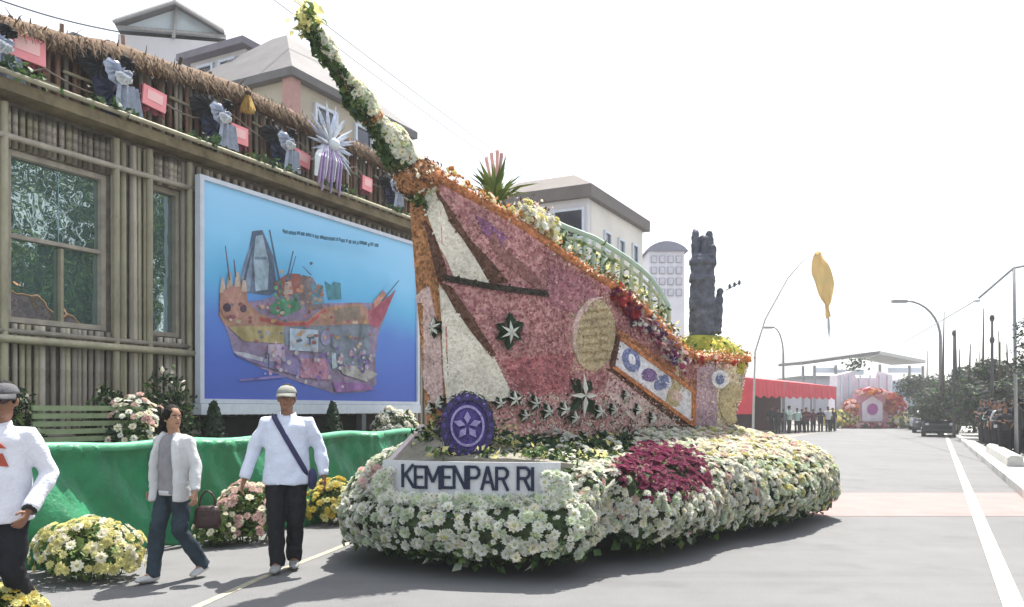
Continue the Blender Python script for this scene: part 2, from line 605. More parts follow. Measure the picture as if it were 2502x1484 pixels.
# wall poles: above the windows, between them, below the rail
def in_win(s, z):
    return any(w[0] < s < w[1] and w[2] < z < w[3] for w in WIN)
s = S0 + .05
while s < 0.35:
    m = random.choice([bamboo, bamboo, bamboo, bamboo_light])
    r = random.choice([.03, .036])
    o = -.22 + random.uniform(-.012, .02)
    hit = [w for w in WIN if w[0] - .02 < s < w[1] + .02]
    if hit:
        pole(s, hit[0][3] + .02, 4.82, o, r, m)
        if random.random() < .7:
            pole(s, .03, hit[0][2] - .02, o, r, m, random.uniform(-.01, .01))
    else:
        pole(s, .03, 4.82, o, r, m, random.uniform(-.008, .008))
    s += random.uniform(.068, .085)
s = .4
while s < S1:
    pole(s, .03, 4.82, -.22, .036, bamboo)
    s += .15
# big vertical posts and rails
for s in (-2.5, -1.14, -.66, -.03):
    pole(s, .03, 4.82, -.14, .042, bamboo_light, name='bamboo_post')
b = MB().tube([fp(S0, 2.27, -.1), fp(.1, 2.25, -.1)], .045, 8)
b.build('waist_rail', bamboo_light, pav_t, smooth=True)
b = MB().tube([fp(S0, 2.36, -.13), fp(.1, 2.34, -.13)], .03, 8)
b.build('waist_rail', bamboo, pav_t, smooth=True)
b = MB().tube([fp(S0, 4.44, -.13), fp(.1, 4.48, -.13)], .035, 8)
b.build('head_rail', bamboo, pav_t, smooth=True)
b = MB().tube([fp(S0, 1.18, -.1), fp(.1, 1.18, -.1)], .04, 8)
b.build('foot_rail', bamboo, pav_t, smooth=True)
# diagonal split-bamboo bracing in the upper band
for i in range(6):
    s = -3.2 + i * 1.5
    b = MB().tube([fp(s, rim_z(s) - .35, -.33), fp(s + 1.45, rim_z(s + 1.45) - .55, -.33)], .022, 6)
    b.build('brace_pole', bamboo_light, pav_t, smooth=True)
# windows
glass = bpy.data.materials.new('tinted_window_glass')
glass.use_nodes = True
gn = glass.node_tree
gb = gn.nodes['Principled BSDF']
gb.inputs['Base Color'].default_value = (0.045, 0.10, 0.10, 1)
gb.inputs['Roughness'].default_value = 0.5
gg = gn.nodes.new('ShaderNodeBsdfGlossy')
gg.inputs['Color'].default_value = (0.62, 0.75, 0.76, 1)
gg.inputs['Roughness'].default_value = 0.012
gm = gn.nodes.new('ShaderNodeMixShader')
gm.inputs['Fac'].default_value = 0.55
gt = gn.nodes.new('ShaderNodeTexCoord')
gz = gn.nodes.new('ShaderNodeTexNoise')
gz.inputs['Scale'].default_value = 2.2
gp = gn.nodes.new('ShaderNodeBump')
gp.inputs['Strength'].default_value = 0.25
gp.inputs['Distance'].default_value = 0.05
gn.links.new(gt.outputs['Object'], gz.inputs['Vector'])
gn.links.new(gz.outputs['Fac'], gp.inputs['Height'])
gn.links.new(gp.outputs['Normal'], gg.inputs['Normal'])
gn.links.new(gb.outputs['BSDF'], gm.inputs[1])
gn.links.new(gg.outputs['BSDF'], gm.inputs[2])
gn.links.new(gm.outputs['Shader'], gn.nodes['Material Output'].inputs['Surface'])
for wi, w in enumerate(WIN):
    fr = MB()
    t = .03
    for (a0, a1, z0, z1) in ((w[0], w[1], w[2], w[2] + t * 2), (w[0], w[1], w[3] - t * 2, w[3]), (w[0], w[0] + t * 2, w[2] + t * 2, w[3] - t * 2), (w[1] - t * 2, w[1], w[2] + t * 2, w[3] - t * 2)):
        fr.obox(fp((a0 + a1) / 2, (z0 + z1) / 2, -.3), FE * ((a1 - a0) / 2), FN * .05, (0, 0, (z1 - z0) / 2))
    fo = fr.build('window', bamboo, pav_t)
    cols = [w[0] + .06, (w[0] + w[1]) / 2 + .05, w[1] - .06] if wi == 0 else [w[0] + .06, w[1] - .06]
    zm = 3.42
    rows = [w[2] + .06, zm, w[3] - .06] if wi == 0 else [w[2] + .06, w[3] - .06]
    for i in range(len(cols) - 1):
        for j in range(len(rows) - 1):
            pb = MB()
            tw = FN * .006
            c = fp((cols[i] + cols[i + 1]) / 2, (rows[j] + rows[j + 1]) / 2, -.33 + random.uniform(-.006, .006))
            pb.obox(c, (FE + FN * random.uniform(-.012, .012)) * ((cols[i + 1] - cols[i]) / 2), tw, (0, 0, (rows[j + 1] - rows[j]) / 2))
            pb.build('pane', glass, fo)
    if wi == 0:
        b = MB().obox(fp((w[0] + w[1]) / 2, zm, -.3), FE * ((w[1] - w[0]) / 2 - .06), FN * .03, (0, 0, .022))
        b.build('transom', bamboo, fo)
        b = MB().obox(fp(cols[1], (w[2] + zm) / 2, -.29), FE * .018, FN * .03, (0, 0, (zm - w[2]) / 2 - .05))
        b.build('mullion', bamboo_light, fo)
# thatched rim: core roll plus straw strands hanging over the band
b = MB()
core = [fp(S0 + (S1 - S0) * i / 30, rim_z(S0 + (S1 - S0) * i / 30) + random.uniform(-.03, .03), -.38) for i in range(31)]
b.tube(core, [(.08 + random.uniform(0, .04), .2) for _ in core], 8)
rim = b.build('thatch_roll', thatch, pav_t, smooth=True)
V, F, M = [], [], []
for i in range(5200):
    s = random.uniform(S0, S1)
    o = -.55 + random.random() * .45
    p0 = fp(s, rim_z(s) + random.uniform(-.04, .10) - abs(o + .35) * .2, o)
    L = random.uniform(.08, .22)
    d = (FN * random.uniform(-.1, .9) + FE * random.uniform(-.6, .6) + Vector((0, 0, random.uniform(-1.5, -.4)))).normalized() * L
    if random.random() < .03:
        d.z = abs(d.z) * .5
    w = FE * random.uniform(.006, .014)
    k = len(V)
    V += [p0 - w, p0 + w, p0 + d + w * .3, p0 + d - w * .3]
    F.append((k, k + 1, k + 2, k + 3))
    M.append(random.choices([0, 1, 2], [6, 1.5, 3])[0])
st = mk('straw', V, F, [thatch, thatch_pale, thatch_dark], pav_t, M)
st['kind'] = 'stuff'
for i in range(22):                    # rafter ends poking over the rim at the left
    s = -4 + i * .22 + random.uniform(-.06, .06)
    b = MB().tube([fp(s, rim_z(s) - .25, -.5), fp(s + random.uniform(-.1, .1), rim_z(s) + random.uniform(.1, .34), -.45)], .025, 6)
    b.build('rafter_end', random.choice([bamboo_red, thatch_dark]), pav_t)
# tufts of green leaves laid along the beam
T, sel, mo = [], [], []
for c in (-3.4, -2.6, -1.35, .05, 1.35, 2.9, 4.4):
    for i in range(60):
        p = fp(c + random.gauss(0, .2), 5.09 + abs(random.gauss(0, .05)), .06 + random.gauss(0, .05))
        T.append(xf(p, rand_dir(.5), random.random() * 6, random.uniform(.06, .13)))
        sel.append(random.randrange(3))
        mo.append(random.randrange(2))
scatter('beam_leaves', LEAF, T, sel, [green_leaf, dark_leaf], pav_t, moff=mo)

# ---- decorations hung on the parapet
pink_paper = mat('pink_paper', (0.92, 0.33, 0.36), .6, .12, 3)
pink_pale = mat('pale_pink_print', (0.9, 0.55, 0.55), .6, .06, 5)
magenta_cloth = mat('dull_magenta_cloth', (0.26, 0.07, 0.1), .8, .3, 9, .4)
SQ = [(65, 118, 76, 62, 'pink paper square hung at the far left end of the bamboo parapet'),
      (377, 242, 54, 48, 'pink paper square on the parapet between the two leftmost dark rosettes'),
      (585, 330, 44, 44, 'pink paper square on the parapet just right of the second dark rosette'),
      (738, 388, 44, 36, 'pink paper square on the parapet tucked between dark rosette and silver star'),
      (897, 450, 30, 34, 'smallest pink paper square, on the parapet right of the silver star')]
for (u, v, w, h, lab) in SQ:
    s, z = fpx(u, v, -.2)
    D = fp(s, z).y
    hw_ = w / 2 / 2000 * D * 1.25
    hh = h / 2 / 2000 * D
    t = thing('paper_panel', lab, 'paper panel', fp(s, z - hh, -.2), 'pink paper squares along the parapet')
    tilt = Matrix.Rotation(random.uniform(-.12, .04), 3, FN)
    ex, ez = tilt @ FE, tilt @ Vector((0, 0, 1))
    c = fp(s, z, -.2)
    MB().obox(c, ex * hw_, FN * .012, ez * hh).build('sheet', pink_paper, t)
    MB().obox(c + FN * .016 + ez * hh * .15, ex * hw_ * .66, FN * .003, ez * hh * .5).build('printed_patch', pink_pale, t)
    n = 10
    V, F = [], []
    for i in range(n + 1):             # gathered cloth behind and below
        a = i / n
        for j in range(4):
            bz = -hh * 1.3 + j * hh * .75
            V.append(c - FN * (.05 - .03 * math.sin(i * 2.1 + j)) + ex * (hw_ * (-1.05 + 2.2 * a)) + ez * (bz + .04 * math.sin(i * 1.7)))
    for i in range(n):
        for j in range(3):
            F.append((i * 4 + j, i * 4 + 4 + j, i * 4 + 5 + j, i * 4 + 1 + j))
    bk = mk('backing_cloth', V, F, magenta_cloth, t)
    md = bk.modifiers.new('thick', 'SOLIDIFY'); md.thickness = .008
navy_cloth = mat('dark_navy_cloth', (0.022, 0.03, 0.06), .8, .5, 8, .5, 20)
black_cloth = mat('black_cloth', (0.014, 0.015, 0.018), .85, .4, 8, .4, 20)
grey_satin = mat('pale_blue_satin', (0.34, 0.39, 0.5), .4, .3, 7, .3, 20)
white_satin = mat('white_satin', (0.62, 0.66, 0.7), .4, .15, 7, .3, 20)
RO = [(-30, 118, .9, 'dark purple rosette cut by the left edge of the view, left of the pink square'),
      (268, 195, 1.0, 'largest dark rosette on the parapet, black and navy drape with pale blue satin folds'),
      (522, 292, .95, 'dark rosette with white satin ruffle, second along the parapet from the left'),
      (685, 358, .92, 'dark navy rosette beside the silver star, a pink square at its right'),
      (955, 465, .8, 'last dark rosette of the parapet, half hidden by the flower boat bow')]
for (u, v, sc, lab) in RO:
    s, z = fpx(u, v, -.15)
    c = fp(s, z, -.15)
    t = thing('drape_rosette', lab, 'rosette', fp(s, z - .35 * sc, -.2), 'dark rosettes along the parapet')
    def pleat(cx, cz, r, n, m, name, o, asp=1.0, squash=1.0):
        V, F = [c + FE * cx + Vector((0, 0, cz)) + FN * (o + .05)], []
        for k in range(n * 2):
            a = 2 * math.pi * k / (n * 2)
            rr = r * (1 + .12 * math.sin(3 * a + cx * 9)) * (1 if k % 2 else .9)
            for f, oo in ((.5, .06), (1, 0)):
                V.append(c + FE * (cx + rr * f * math.cos(a) * asp) + Vector((0, 0, cz + rr * f * math.sin(a) * squash)) + FN * (o + oo * (1 if k % 2 else .2) * 1.0))
        N = n * 2
        for k in range(N):
            q = (k + 1) % N
            F += [(0, 1 + 2 * k, 1 + 2 * q), (1 + 2 * k, 2 + 2 * k, 2 + 2 * q, 1 + 2 * q)]
        ob = mk(name, V, F, m, t)
        md = ob.modifiers.new('thick', 'SOLIDIFY'); md.thickness = .01
    pleat(-.12 * sc, .12 * sc, .26 * sc, 12, black_cloth, 'crown_fan', -.02, 1.1, .9)
    pleat(.0, -.16 * sc, .25 * sc, 12, navy_cloth, 'lower_fan', .0, .9, 1.15)
    pleat(.06 * sc, .1 * sc, .17 * sc, 10, grey_satin, 'satin_ruffle', .07, 1.2, .9)
    pleat(.1 * sc, .03 * sc, .1 * sc, 9, white_satin, 'white_ruffle', .12, 1.3, .8)
    pleat(.17 * sc, .24 * sc, .1 * sc, 9, black_cloth, 'bow_knot', .1, 1.2, .9)
    V, F = [], []
    for i in range(9):
        for j in range(5):
            V.append(c + FE * (.08 * sc + (i - 1) * .035 * sc * (1 + .12 * j)) + Vector((0, 0, -.02 - j * .085 * sc)) + FN * (.09 + .03 * math.sin(i * 2.4) - .012 * j))
    for i in range(8):
        for j in range(4):
            F.append((i * 5 + j, i * 5 + 5 + j, i * 5 + 6 + j, i * 5 + 1 + j))
    ob = mk('hanging_tail', V, F, grey_satin, t)
    md = ob.modifiers.new('thick', 'SOLIDIFY'); md.thickness = .008
# silver star burst with lilac skirt
silver = mat('silver_foil', (0.45, 0.5, 0.6), .35, .3, 12, metal=.25)
lilac = mat('lilac_foil', (0.42, 0.33, 0.55), .4, .25, 9)
s, z = fpx(806, 355, .05)
c = fp(s, z, .05)
t = thing('star_ornament', 'silver spiky star burst with lilac tails on the bamboo parapet', 'ornament', fp(s, z - .6, 0))
for ring, (n, L, lift, m) in enumerate(((18, .62, .05, silver), (15, .5, .2, silver), (10, .34, .34, white_satin))):
    for k in range(n):
        a = 2 * math.pi * (k + .5 * ring) / n + random.uniform(-.06, .06)
        l = L * random.uniform(.8, 1.1) * (1.12 if math.sin(a) > 0 else 1)
        d = (FE * math.cos(a) + Vector((0, 0, math.sin(a))) + FN * lift).normalized()
        b = MB().tube([c, c + d * l * .55, c + d * l], [.012, .034, .003], 4)
        b.build('spike', m, t)
for k in range(9):
    x = (k - 5) * .07
    b = MB().tube([c + FE * x * .4, c + FE * (x - .08) + Vector((0, 0, -.3)) + FN * .12, c + FE * (x - .1) + Vector((0, 0, -.62 - .1 * (k % 3))) + FN * .1], [(.02, .03), (.02, .055), (.008, .03)], 6)
    b.build('tail', lilac if k % 3 else white_satin, t)
MB().ell(c + FN * .08, (.1, .1, .1)).build('hub', white_satin, t, smooth=True)
# thin rope that droops along the band
V, F = [], []
b = MB()
for i in range(7):
    s0, s1 = -3.4 + i * 1.4, -2.0 + i * 1.4
    pts = [fp(s0 + (s1 - s0) * k / 8, rim_z(s0 + (s1 - s0) * k / 8) - .4 - .18 * math.sin(math.pi * k / 8), -.22) for k in range(9)]
    b.tube(pts, .012, 5)
tag(b.build('garland_rope', mat('pale_rope', (0.2, 0.17, 0.14), .9), base=fp(-3.4, 5.2, -.22)), 'thin pale rope swagged along the bamboo parapet', 'rope')

# ================================================================== BILLBOARD
bb_t = thing('billboard', 'blue printed billboard showing a colourful flower boat, white frame', 'billboard', fp(2.6, 1.5, 0))
BW, BZ0, BZ1 = 5.25, 1.58, 4.66
bm_ = bpy.data.materials.new('blue_print_ground')
bm_.use_nodes = True
n = bm_.node_tree
pb = n.nodes['Principled BSDF']
pb.inputs['Roughness'].default_value = .5
pb.inputs['Specular IOR Level'].default_value = .2
t_ = n.nodes.new('ShaderNodeTexCoord')
sx = n.nodes.new('ShaderNodeSeparateXYZ')
n.links.new(t_.outputs['Object'], sx.inputs['Vector'])
nz2 = n.nodes.new('ShaderNodeTexNoise'); nz2.inputs['Scale'].default_value = .6
n.links.new(t_.outputs['Object'], nz2.inputs['Vector'])
ad = n.nodes.new('ShaderNodeMath'); ad.operation = 'MULTIPLY_ADD'
ad.inputs[1].default_value = .9; 
n.links.new(nz2.outputs['Fac'], ad.inputs[0]); n.links.new(sx.outputs['Z'], ad.inputs[2])
mr = n.nodes.new('ShaderNodeMapRange')
mr.inputs['From Min'].default_value = .55; mr.inputs['From Max'].default_value = 3.55
n.links.new(ad.outputs[0], mr.inputs['Value'])
rp = n.nodes.new('ShaderNodeValToRGB')
els = rp.color_ramp.elements
els[0].position = 0; els[0].color = (0.08, 0.13, 0.46, 1)
els[1].position = 1; els[1].color = (0.30, 0.60, 0.88, 1)
for p, cc in ((.2, (0.08, 0.15, 0.52, 1)), (.42, (0.10, 0.22, 0.60, 1)), (.6, (0.13, 0.45, 0.74, 1)), (.78, (0.24, 0.57, 0.85, 1))):
    e = els.new(p); e.color = cc
n.links.new(mr.outputs['Result'], rp.inputs['Fac'])
n.links.new(rp.outputs['Color'], pb.inputs['Base Color'])
MB().obox(fp(BW / 2, (BZ0 + BZ1) / 2, -.03), FE * (BW / 2 - .07), FN * .025, (0, 0, (BZ1 - BZ0) / 2 - .06)).build('printed_sheet', bm_, bb_t)
b = MB()
for (a0, a1, z0, z1) in ((0, BW, BZ0, BZ0 + .06), (0, BW, BZ1 - .06, BZ1), (0, .07, BZ0 + .06, BZ1 - .06), (BW - .07, BW, BZ0 + .06, BZ1 - .06)):
    MB().obox(fp((a0 + a1) / 2, (z0 + z1) / 2, -.02), FE * ((a1 - a0) / 2), FN * .05, (0, 0, (z1 - z0) / 2)).build('frame_rail', white_frame, bb_t)
MB().obox(fp(BW / 2, 1.5, -.04), FE * (BW / 2), FN * .09, (0, 0, .075)).build('ledge', mat('white_ledge', (0.6, 0.66, 0.72), .5, .08), bb_t)
for sx_ in (.25, 1.9, 3.6, 5.0):
    MB().obox(fp(sx_, .71, -.08), FE * .06, FN * .06, (0, 0, .71)).build('support_post', steel, bb_t)

def zc(p):                               # picture coordinates of the enlarged print
    s, z = fpx(456 + .4215 * p[0], 417 + .4215 * p[1], 0)
    return s, z
LAYER = [0]
def print_shape(name, poly, col, rnd=.0):
    LAYER[0] += 1
    o = -.002 + LAYER[0] * .0006
    col = tuple(q * .78 for q in col)
    m = mat('print_' + name + str(len(MATS)), col, .5, .4, 4.5, spec=.2, col2=(col[0] + .03, col[1] + .03, col[2] + .05))
    pts = []
    for i, q in enumerate(poly):
        s_, z_ = zc(q)
        pts.append(fp(s_, z_, o))
    pb_ = MB().prism([tuple(p) for p in pts], FN * .0005)
    return pb_.build(name, m, bb_t)
def blob(cx, cy, rx, ry, n=14):
    return [(cx + rx * math.cos(2 * math.pi * k / n), cy + ry * math.sin(2 * math.pi * k / n)) for k in range(n)]
print_shape('printed_silhouette', [(190, 700), (340, 650), (352, 760), (440, 750), (500, 730), (640, 720), (700, 760), (800, 770), (1000, 765), (1080, 770), (1150, 700), (1170, 740), (1205, 695), (1150, 850), (1108, 960), (1095, 1100), (1100, 1240), (1030, 1285), (850, 1290), (650, 1225), (440, 1150), (275, 1065), (235, 930), (185, 840)], (.30, .24, .36))
print_shape('printed_tower', [(340, 600), (380, 352), (440, 345), (505, 500), (525, 700), (480, 725), (290, 700)], (.10, .15, .22))
print_shape('printed_tower', [(290, 690), (345, 500), (375, 430), (380, 600), (365, 700)], (.22, .28, .38))
print_shape('printed_tower_face', [(400, 380), (440, 372), (478, 540), (470, 690), (400, 700), (388, 520)], (.36, .5, .6))
print_shape('printed_tower_band', [(395, 500), (462, 500), (466, 516), (393, 516)], (.16, .25, .33))
print_shape('printed_house', [(505, 650), (590, 596), (655, 600), (690, 655), (662, 725), (535, 735)], (.34, .12, .08))
print_shape('printed_house_wall', [(570, 650), (605, 640), (615, 715), (560, 720)], (.55, .42, .36))
print_shape('printed_rocks', [(670, 605), (730, 620), (770, 700), (790, 800), (700, 810), (650, 720)], (.22, .18, .17))
print_shape('printed_rocks', [(720, 650), (790, 690), (800, 770), (730, 780)], (.12, .3, .42))
print_shape('printed_box', [(800, 640), (838, 668), (850, 645), (890, 652), (897, 745), (822, 748)], (.05, .24, .28))
print_shape('printed_sheer', [(190, 700), (340, 640), (352, 760), (420, 830), (560, 872), (690, 872), (800, 790), (1000, 770), (1050, 800), (1062, 890), (800, 915), (560, 905), (300, 910), (225, 900), (188, 840)], (.44, .25, .16))
print_shape('printed_mound', [(475, 790), (530, 745), (640, 745), (665, 800), (570, 845), (490, 832)], (.08, .30, .16))
print_shape('printed_trim', [(420, 850), (560, 880), (700, 880), (800, 800), (810, 815), (705, 900), (555, 900), (420, 872)], (.5, .1, .08))
print_shape('printed_panel', [(850, 800), (1000, 785), (1010, 860), (860, 880)], (.26, .2, .14))
print_shape('printed_hull', [(240, 905), (560, 900), (580, 960), (565, 1005), (330, 990), (275, 940)], (.46, .38, .16))
print_shape('printed_hull', [(560, 905), (1055, 890), (1062, 1030), (1030, 1150), (850, 1160), (800, 1060), (560, 1010)], (.2, .25, .3))
print_shape('printed_stern', [(1050, 810), (1140, 700), (1158, 745), (1212, 690), (1150, 835), (1105, 912), (1055, 895)], (.4, .08, .12))
print_shape('printed_stern_glow', [(1080, 760), (1140, 690), (1150, 730), (1090, 800)], (.6, .3, .2))
for (x, y) in ((205, 660), (245, 630), (290, 625), (328, 655)):
    print_shape('printed_crest', [(x - 18, y + 50), (x - 4, y - 40), (x + 8, y - 38), (x + 20, y + 50)], (.58, .46, .36))
print_shape('printed_prow_face', blob(265, 770, 78, 100), (.5, .27, .2))
print_shape('printed_prow_eye', blob(230, 795, 24, 26), (.08, .04, .06))
print_shape('printed_prow_eye', blob(325, 800, 20, 24), (.09, .05, .06))
print_shape('printed_prow_mouth', blob(255, 850, 30, 14), (.3, .1, .12))
print_shape('printed_waves', [(270, 1050), (460, 1090), (560, 1060), (800, 1085), (835, 1205), (660, 1195), (440, 1135), (290, 1075)], (.26, .22, .42))
print_shape('printed_foam', [(265, 1050), (330, 1055), (440, 1085), (436, 1108), (330, 1082)], (.55, .58, .66))
print_shape('printed_flowers', [(470, 1010), (560, 1005), (570, 1110), (460, 1105)], (.5, .4, .5))
print_shape('printed_flowers', [(660, 1090), (800, 1090), (830, 1215), (655, 1200)], (.5, .24, .34))
print_shape('printed_foam', [(835, 1055), (860, 1060), (868, 1140), (840, 1150)], (.5, .62, .68))
print_shape('printed_foam', [(880, 1140), (1000, 1130), (1105, 1180), (1040, 1225), (900, 1180)], (.42, .42, .38))
print_shape('printed_flowers', [(840, 1225), (1040, 1235), (1090, 1270), (860, 1285)], (.3, .14, .36))
print_shape('printed_ripple', [(300, 1210), (560, 1185), (562, 1200), (310, 1222)], (.25, .2, .5))
print_shape('printed_sign', [(592, 915), (757, 925), (757, 1052), (592, 1042)], (.5, .62, .74))
print_shape('printed_sign_mark', [(620, 985), (660, 975), (668, 990), (628, 1000)], (.1, .18, .25))
print_shape('printed_sign_mark', [(690, 960), (735, 962), (733, 975), (716, 976), (712, 1010), (700, 1010), (702, 974), (690, 973)], (.1, .18, .25))
print_shape('printed_wheel', blob(800, 970, 30, 44), (.3, .3, .48))
for i in range(90):                      # speckle of printed blooms round the waterline
    x, y = random.uniform(440, 1080), random.gauss(1110, 60)
    r = random.uniform(4, 13)
    print_shape('printed_bloom', blob(x, y, r, r * 1.2, 6), random.choice([(.5, .4, .6), (.52, .3, .4), (.35, .4, .5), (.2, .12, .4), (.55, .5, .5)]))
for i in range(60):
    x, y = random.uniform(230, 1060), random.uniform(770, 1040)
    print_shape('printed_bloom', blob(x, y, random.uniform(8, 18), random.uniform(8, 14), 6), random.choice([(.5, .3, .12), (.3, .1, .1), (.5, .42, .3), (.18, .2, .2), (.4, .15, .18)]))
for (xa, ya, xb, yb, w) in ((215, 640, 190, 440, 5), (250, 620, 240, 520, 5), (545, 650, 585, 470, 6), (560, 640, 600, 500, 4), (690, 610, 640, 560, 5), (300, 640, 372, 352, 7), (512, 690, 446, 348, 8), (1100, 760, 1200, 640, 6), (200, 905, 560, 880, 7), (560, 890, 800, 905, 8), (800, 905, 1060, 890, 8), (440, 1060, 440, 1150, 6), (700, 1060, 700, 1120, 6)):
    print_shape('printed_line', [(xa - w, ya), (xa + w, ya), (xb + w * .6, yb), (xb - w * .6, yb)], random.choice([(.05, .12, .2), (.12, .1, .14), (.3, .14, .1)]))
for i in range(60):
    x, y = random.uniform(470, 760), random.gauss(720, 55)
    r_ = random.uniform(5, 14)
    print_shape('printed_bloom', blob(x, y, r_, r_, 6), random.choice([(.1, .3, .14), (.06, .2, .12), (.45, .2, .1), (.4, .3, .2), (.12, .2, .25)]))
x = 510
while x < 1055:                          # one unreadable line of dark print
    w = random.uniform(10, 26)
    y = 358 + (x - 510) * .15 + random.uniform(-4, 4)
    print_shape('printed_stroke', [(x, y - 9), (x + w, y - 8), (x + w, y + 12), (x, y + 10)], (.04, .17, .26))
    x += w + random.choice([0, 3, 5])

# ================================================================== GREEN BARRIER
def bar(s, z, o=0.0):
    d = Vector((.47, 1, 0)).normalized()
    nn = Vector((d.y, -d.x, 0))
    return Vector((-4.3, 7.6, 0)) + d * s + nn * o + Vector((0, 0, z))
br_t = thing('cloth_barrier', 'long fence draped in glossy green cloth behind the flower bushes', 'barrier', bar(3, 0))
cloth = mat('green_satin_cloth', (0.022, 0.20, 0.09), .45, .28, 3, .5, 26, .45)
def drape(s, f, lay=0.0):
    z = 1.15 * f
    o = .05 * math.sin(s * 3.1 + 2.2 * math.sin(s * 1.1)) * (1 - f * .6) + .03 * math.sin(s * 9 + f * 3) * (1 - f)
    k = (s + f * 1.1) * 1.9
    o += .30 * (1 - f) ** .8 * (0.5 + 0.5 * math.sin(k * 1.15 + .6)) ** 5 + .10 * (1 - f) * (0.5 + 0.5 * math.sin(k * 2.7 + 1)) ** 3
    o += .05 * max(0, math.sin(s * 2.0 - f * 2.4)) ** 4
    o += .028 * mnoise.noise(Vector((s * 5 + f * 3, f * 2.2, 3.1))) + .016 * mnoise.noise(Vector((s * 14 + f * 9, f * 5, 7.7)))
    o += .012 * math.sin(s * 31 + 5 * mnoise.noise(Vector((s * 2, f * 2, 0)))) * f ** 2
    if f > .92:
        o += .03
    sag = -.03 * (0.5 - 0.5 * math.cos(2 * math.pi * (s % 1.5) / 1.5)) * f
    hem = .05 * mnoise.noise(Vector((s * 1.3, 0, 9))) * (1 - f) + .015
    return bar(s, max(.008, z + sag + hem), o + lay)
lens = [(-3.2, -1.0), (-1.06, 1.15), (1.08, 3.3), (3.22, 5.4), (5.33, 7.4)]
for li, (sa, sb_) in enumerate(lens):
    NS, NZ = 76, 30
    V, F = [], []
    for i in range(NS + 1):
        s = sa + (sb_ - sa) * i / NS
        for j in range(NZ + 1):
            V.append(drape(s, j / NZ, .008 * (li % 2)))
    for i in range(NS):
        for j in range(NZ):
            a = i * (NZ + 1) + j
            F.append((a, a + NZ + 1, a + NZ + 2, a + 1))
    ck = mk('cloth_length', V, F, cloth, br_t, smooth=True)
    md = ck.modifiers.new('thick', 'SOLIDIFY'); md.thickness = .005
    MB().tube([drape(sb_ - .03, q / 24, .014 + .008 * (li % 2)) for q in range(25)], .006, 5).build('seam', MATS['green_satin_cloth'], br_t)
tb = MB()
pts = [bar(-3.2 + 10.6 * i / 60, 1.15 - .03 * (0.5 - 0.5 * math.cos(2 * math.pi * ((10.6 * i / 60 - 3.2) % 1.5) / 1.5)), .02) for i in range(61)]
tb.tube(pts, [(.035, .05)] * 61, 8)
tb.build('top_roll', mat('sunlit_green_cloth_edge', (0.10, 0.36, 0.21), .45, .2, 4, .3, 20), br_t, smooth=True)  # same cloth in a paler green, sunlight on the top edge painted in
for i in range(8):
    MB().tube([bar(-3 + i * 1.5, 0, -.06), bar(-3 + i * 1.5, 1.1, -.06)], .025, 6).build('post', bamboo, br_t)

# low bench slats behind the barrier, left
bn_t = thing('slatted_bench', 'pale green slatted bench back standing between barrier and pavilion', 'bench', fp(-1.7, 0, .25))
slat_m = mat('pale_green_paint', (0.24, 0.3, 0.17), .6, .15, 6, rand=.15)
for i in range(7):
    MB().obox(fp(-1.75, 1.0 + i * .085, .35), FE * .75, FN * .015, (0, 0, .028)).build('slat', slat_m, bn_t)
for s in (-2.4, -1.1):
    MB().obox(fp(s, .77, .31), FE * .03, FN * .024, (0, 0, .77)).build('upright', slat_m, bn_t)

# ================================================================== FLOWER BUSHES
def bush(name, label, cat, base, rx, ry, h, petals, nh, r, cmat=None, leafm=(0, 1), group=None, nleaf=900, bottom=.12, low=0.0):
    base = Vector(base)
    t = thing(name, label, cat, base, group)
    T, sel, mo = [], [], []
    def surf():
        while True:
            d = rand_dir(0.15)
            if d.z > -.25:
                break
        bump = 1 + .16 * mnoise.noise(Vector((d.x * 2.3, d.y * 2.3, d.z * 2.3)) + base)
        return Vector((d.x * rx * bump, d.y * ry * bump, bottom + low + max(0, (d.z + .25) / 1.25) * (h - bottom) * bump)), d
    for i in range(nleaf):
        p, d = surf()
        f = random.random() ** .4
        q = base + Vector((p.x * f, p.y * f, p.z * (.35 + .65 * f)))
        T.append(xf(q, (d + rand_dir(0) * .9), random.random() * 6.28, random.uniform(.05, .1)))
        sel.append(random.randrange(3)); mo.append(random.choice(leafm))
    scatter('foliage', LEAF, T, sel, [green_leaf, dark_leaf, light_leaf], t, moff=mo)
    ms = []
    for pm_ in petals:
        for pr in MUM:
            ms.append(flower_mesh('flower', pr, pm_, cmat or pollen, 1.0))
    for i in range(nh):
        p, d = surf()
        q = base + p * 1.0 + d * .02
        inst('flower_head', random.choice(ms), xf(q, (d + rand_dir(.2) * .35 + Vector((0, -.25, .1))), random.random() * 6.28, r * random.uniform(.75, 1.2)), t)
    st = MB()
    for k in range(7):
        a = k * .9
        st.tube([base + Vector((.3 * rx * math.cos(a), .3 * ry * math.sin(a), 0)), base + Vector((.5 * rx * math.cos(a), .5 * ry * math.sin(a), h * .7))], .008, 5)
    st.build('stems', stem_green, t)['kind'] = 'stuff'
    return t
g = gnd(195, 1425)
bush('flower_bush', 'lemon yellow chrysanthemum bush between the capped man and the woman', 'flower bush', g + Vector((0, .15, 0)), .44, .36, .5, [petal_lemon, petal_lemon, petal_cream], 210, .052, pollen, (0, 2))
g = gnd(595, 1330)
bush('flower_bush', 'pink and cream chrysanthemum bush behind the walking woman', 'flower bush', g + Vector((0, .15, 0)), .36, .32, .66, [petal_pink, petal_pink, petal_cream], 190, .05, pollen, (0, 2))
g = gnd(510, 1345)
bush('flower_bush', 'low green leafy plant with few cream blooms beside the pink bush', 'flower bush', g + Vector((0, .25, 0)), .24, .22, .4, [petal_cream], 36, .04, pollen, (0, 2), nleaf=700)
g = gnd(805, 1285)
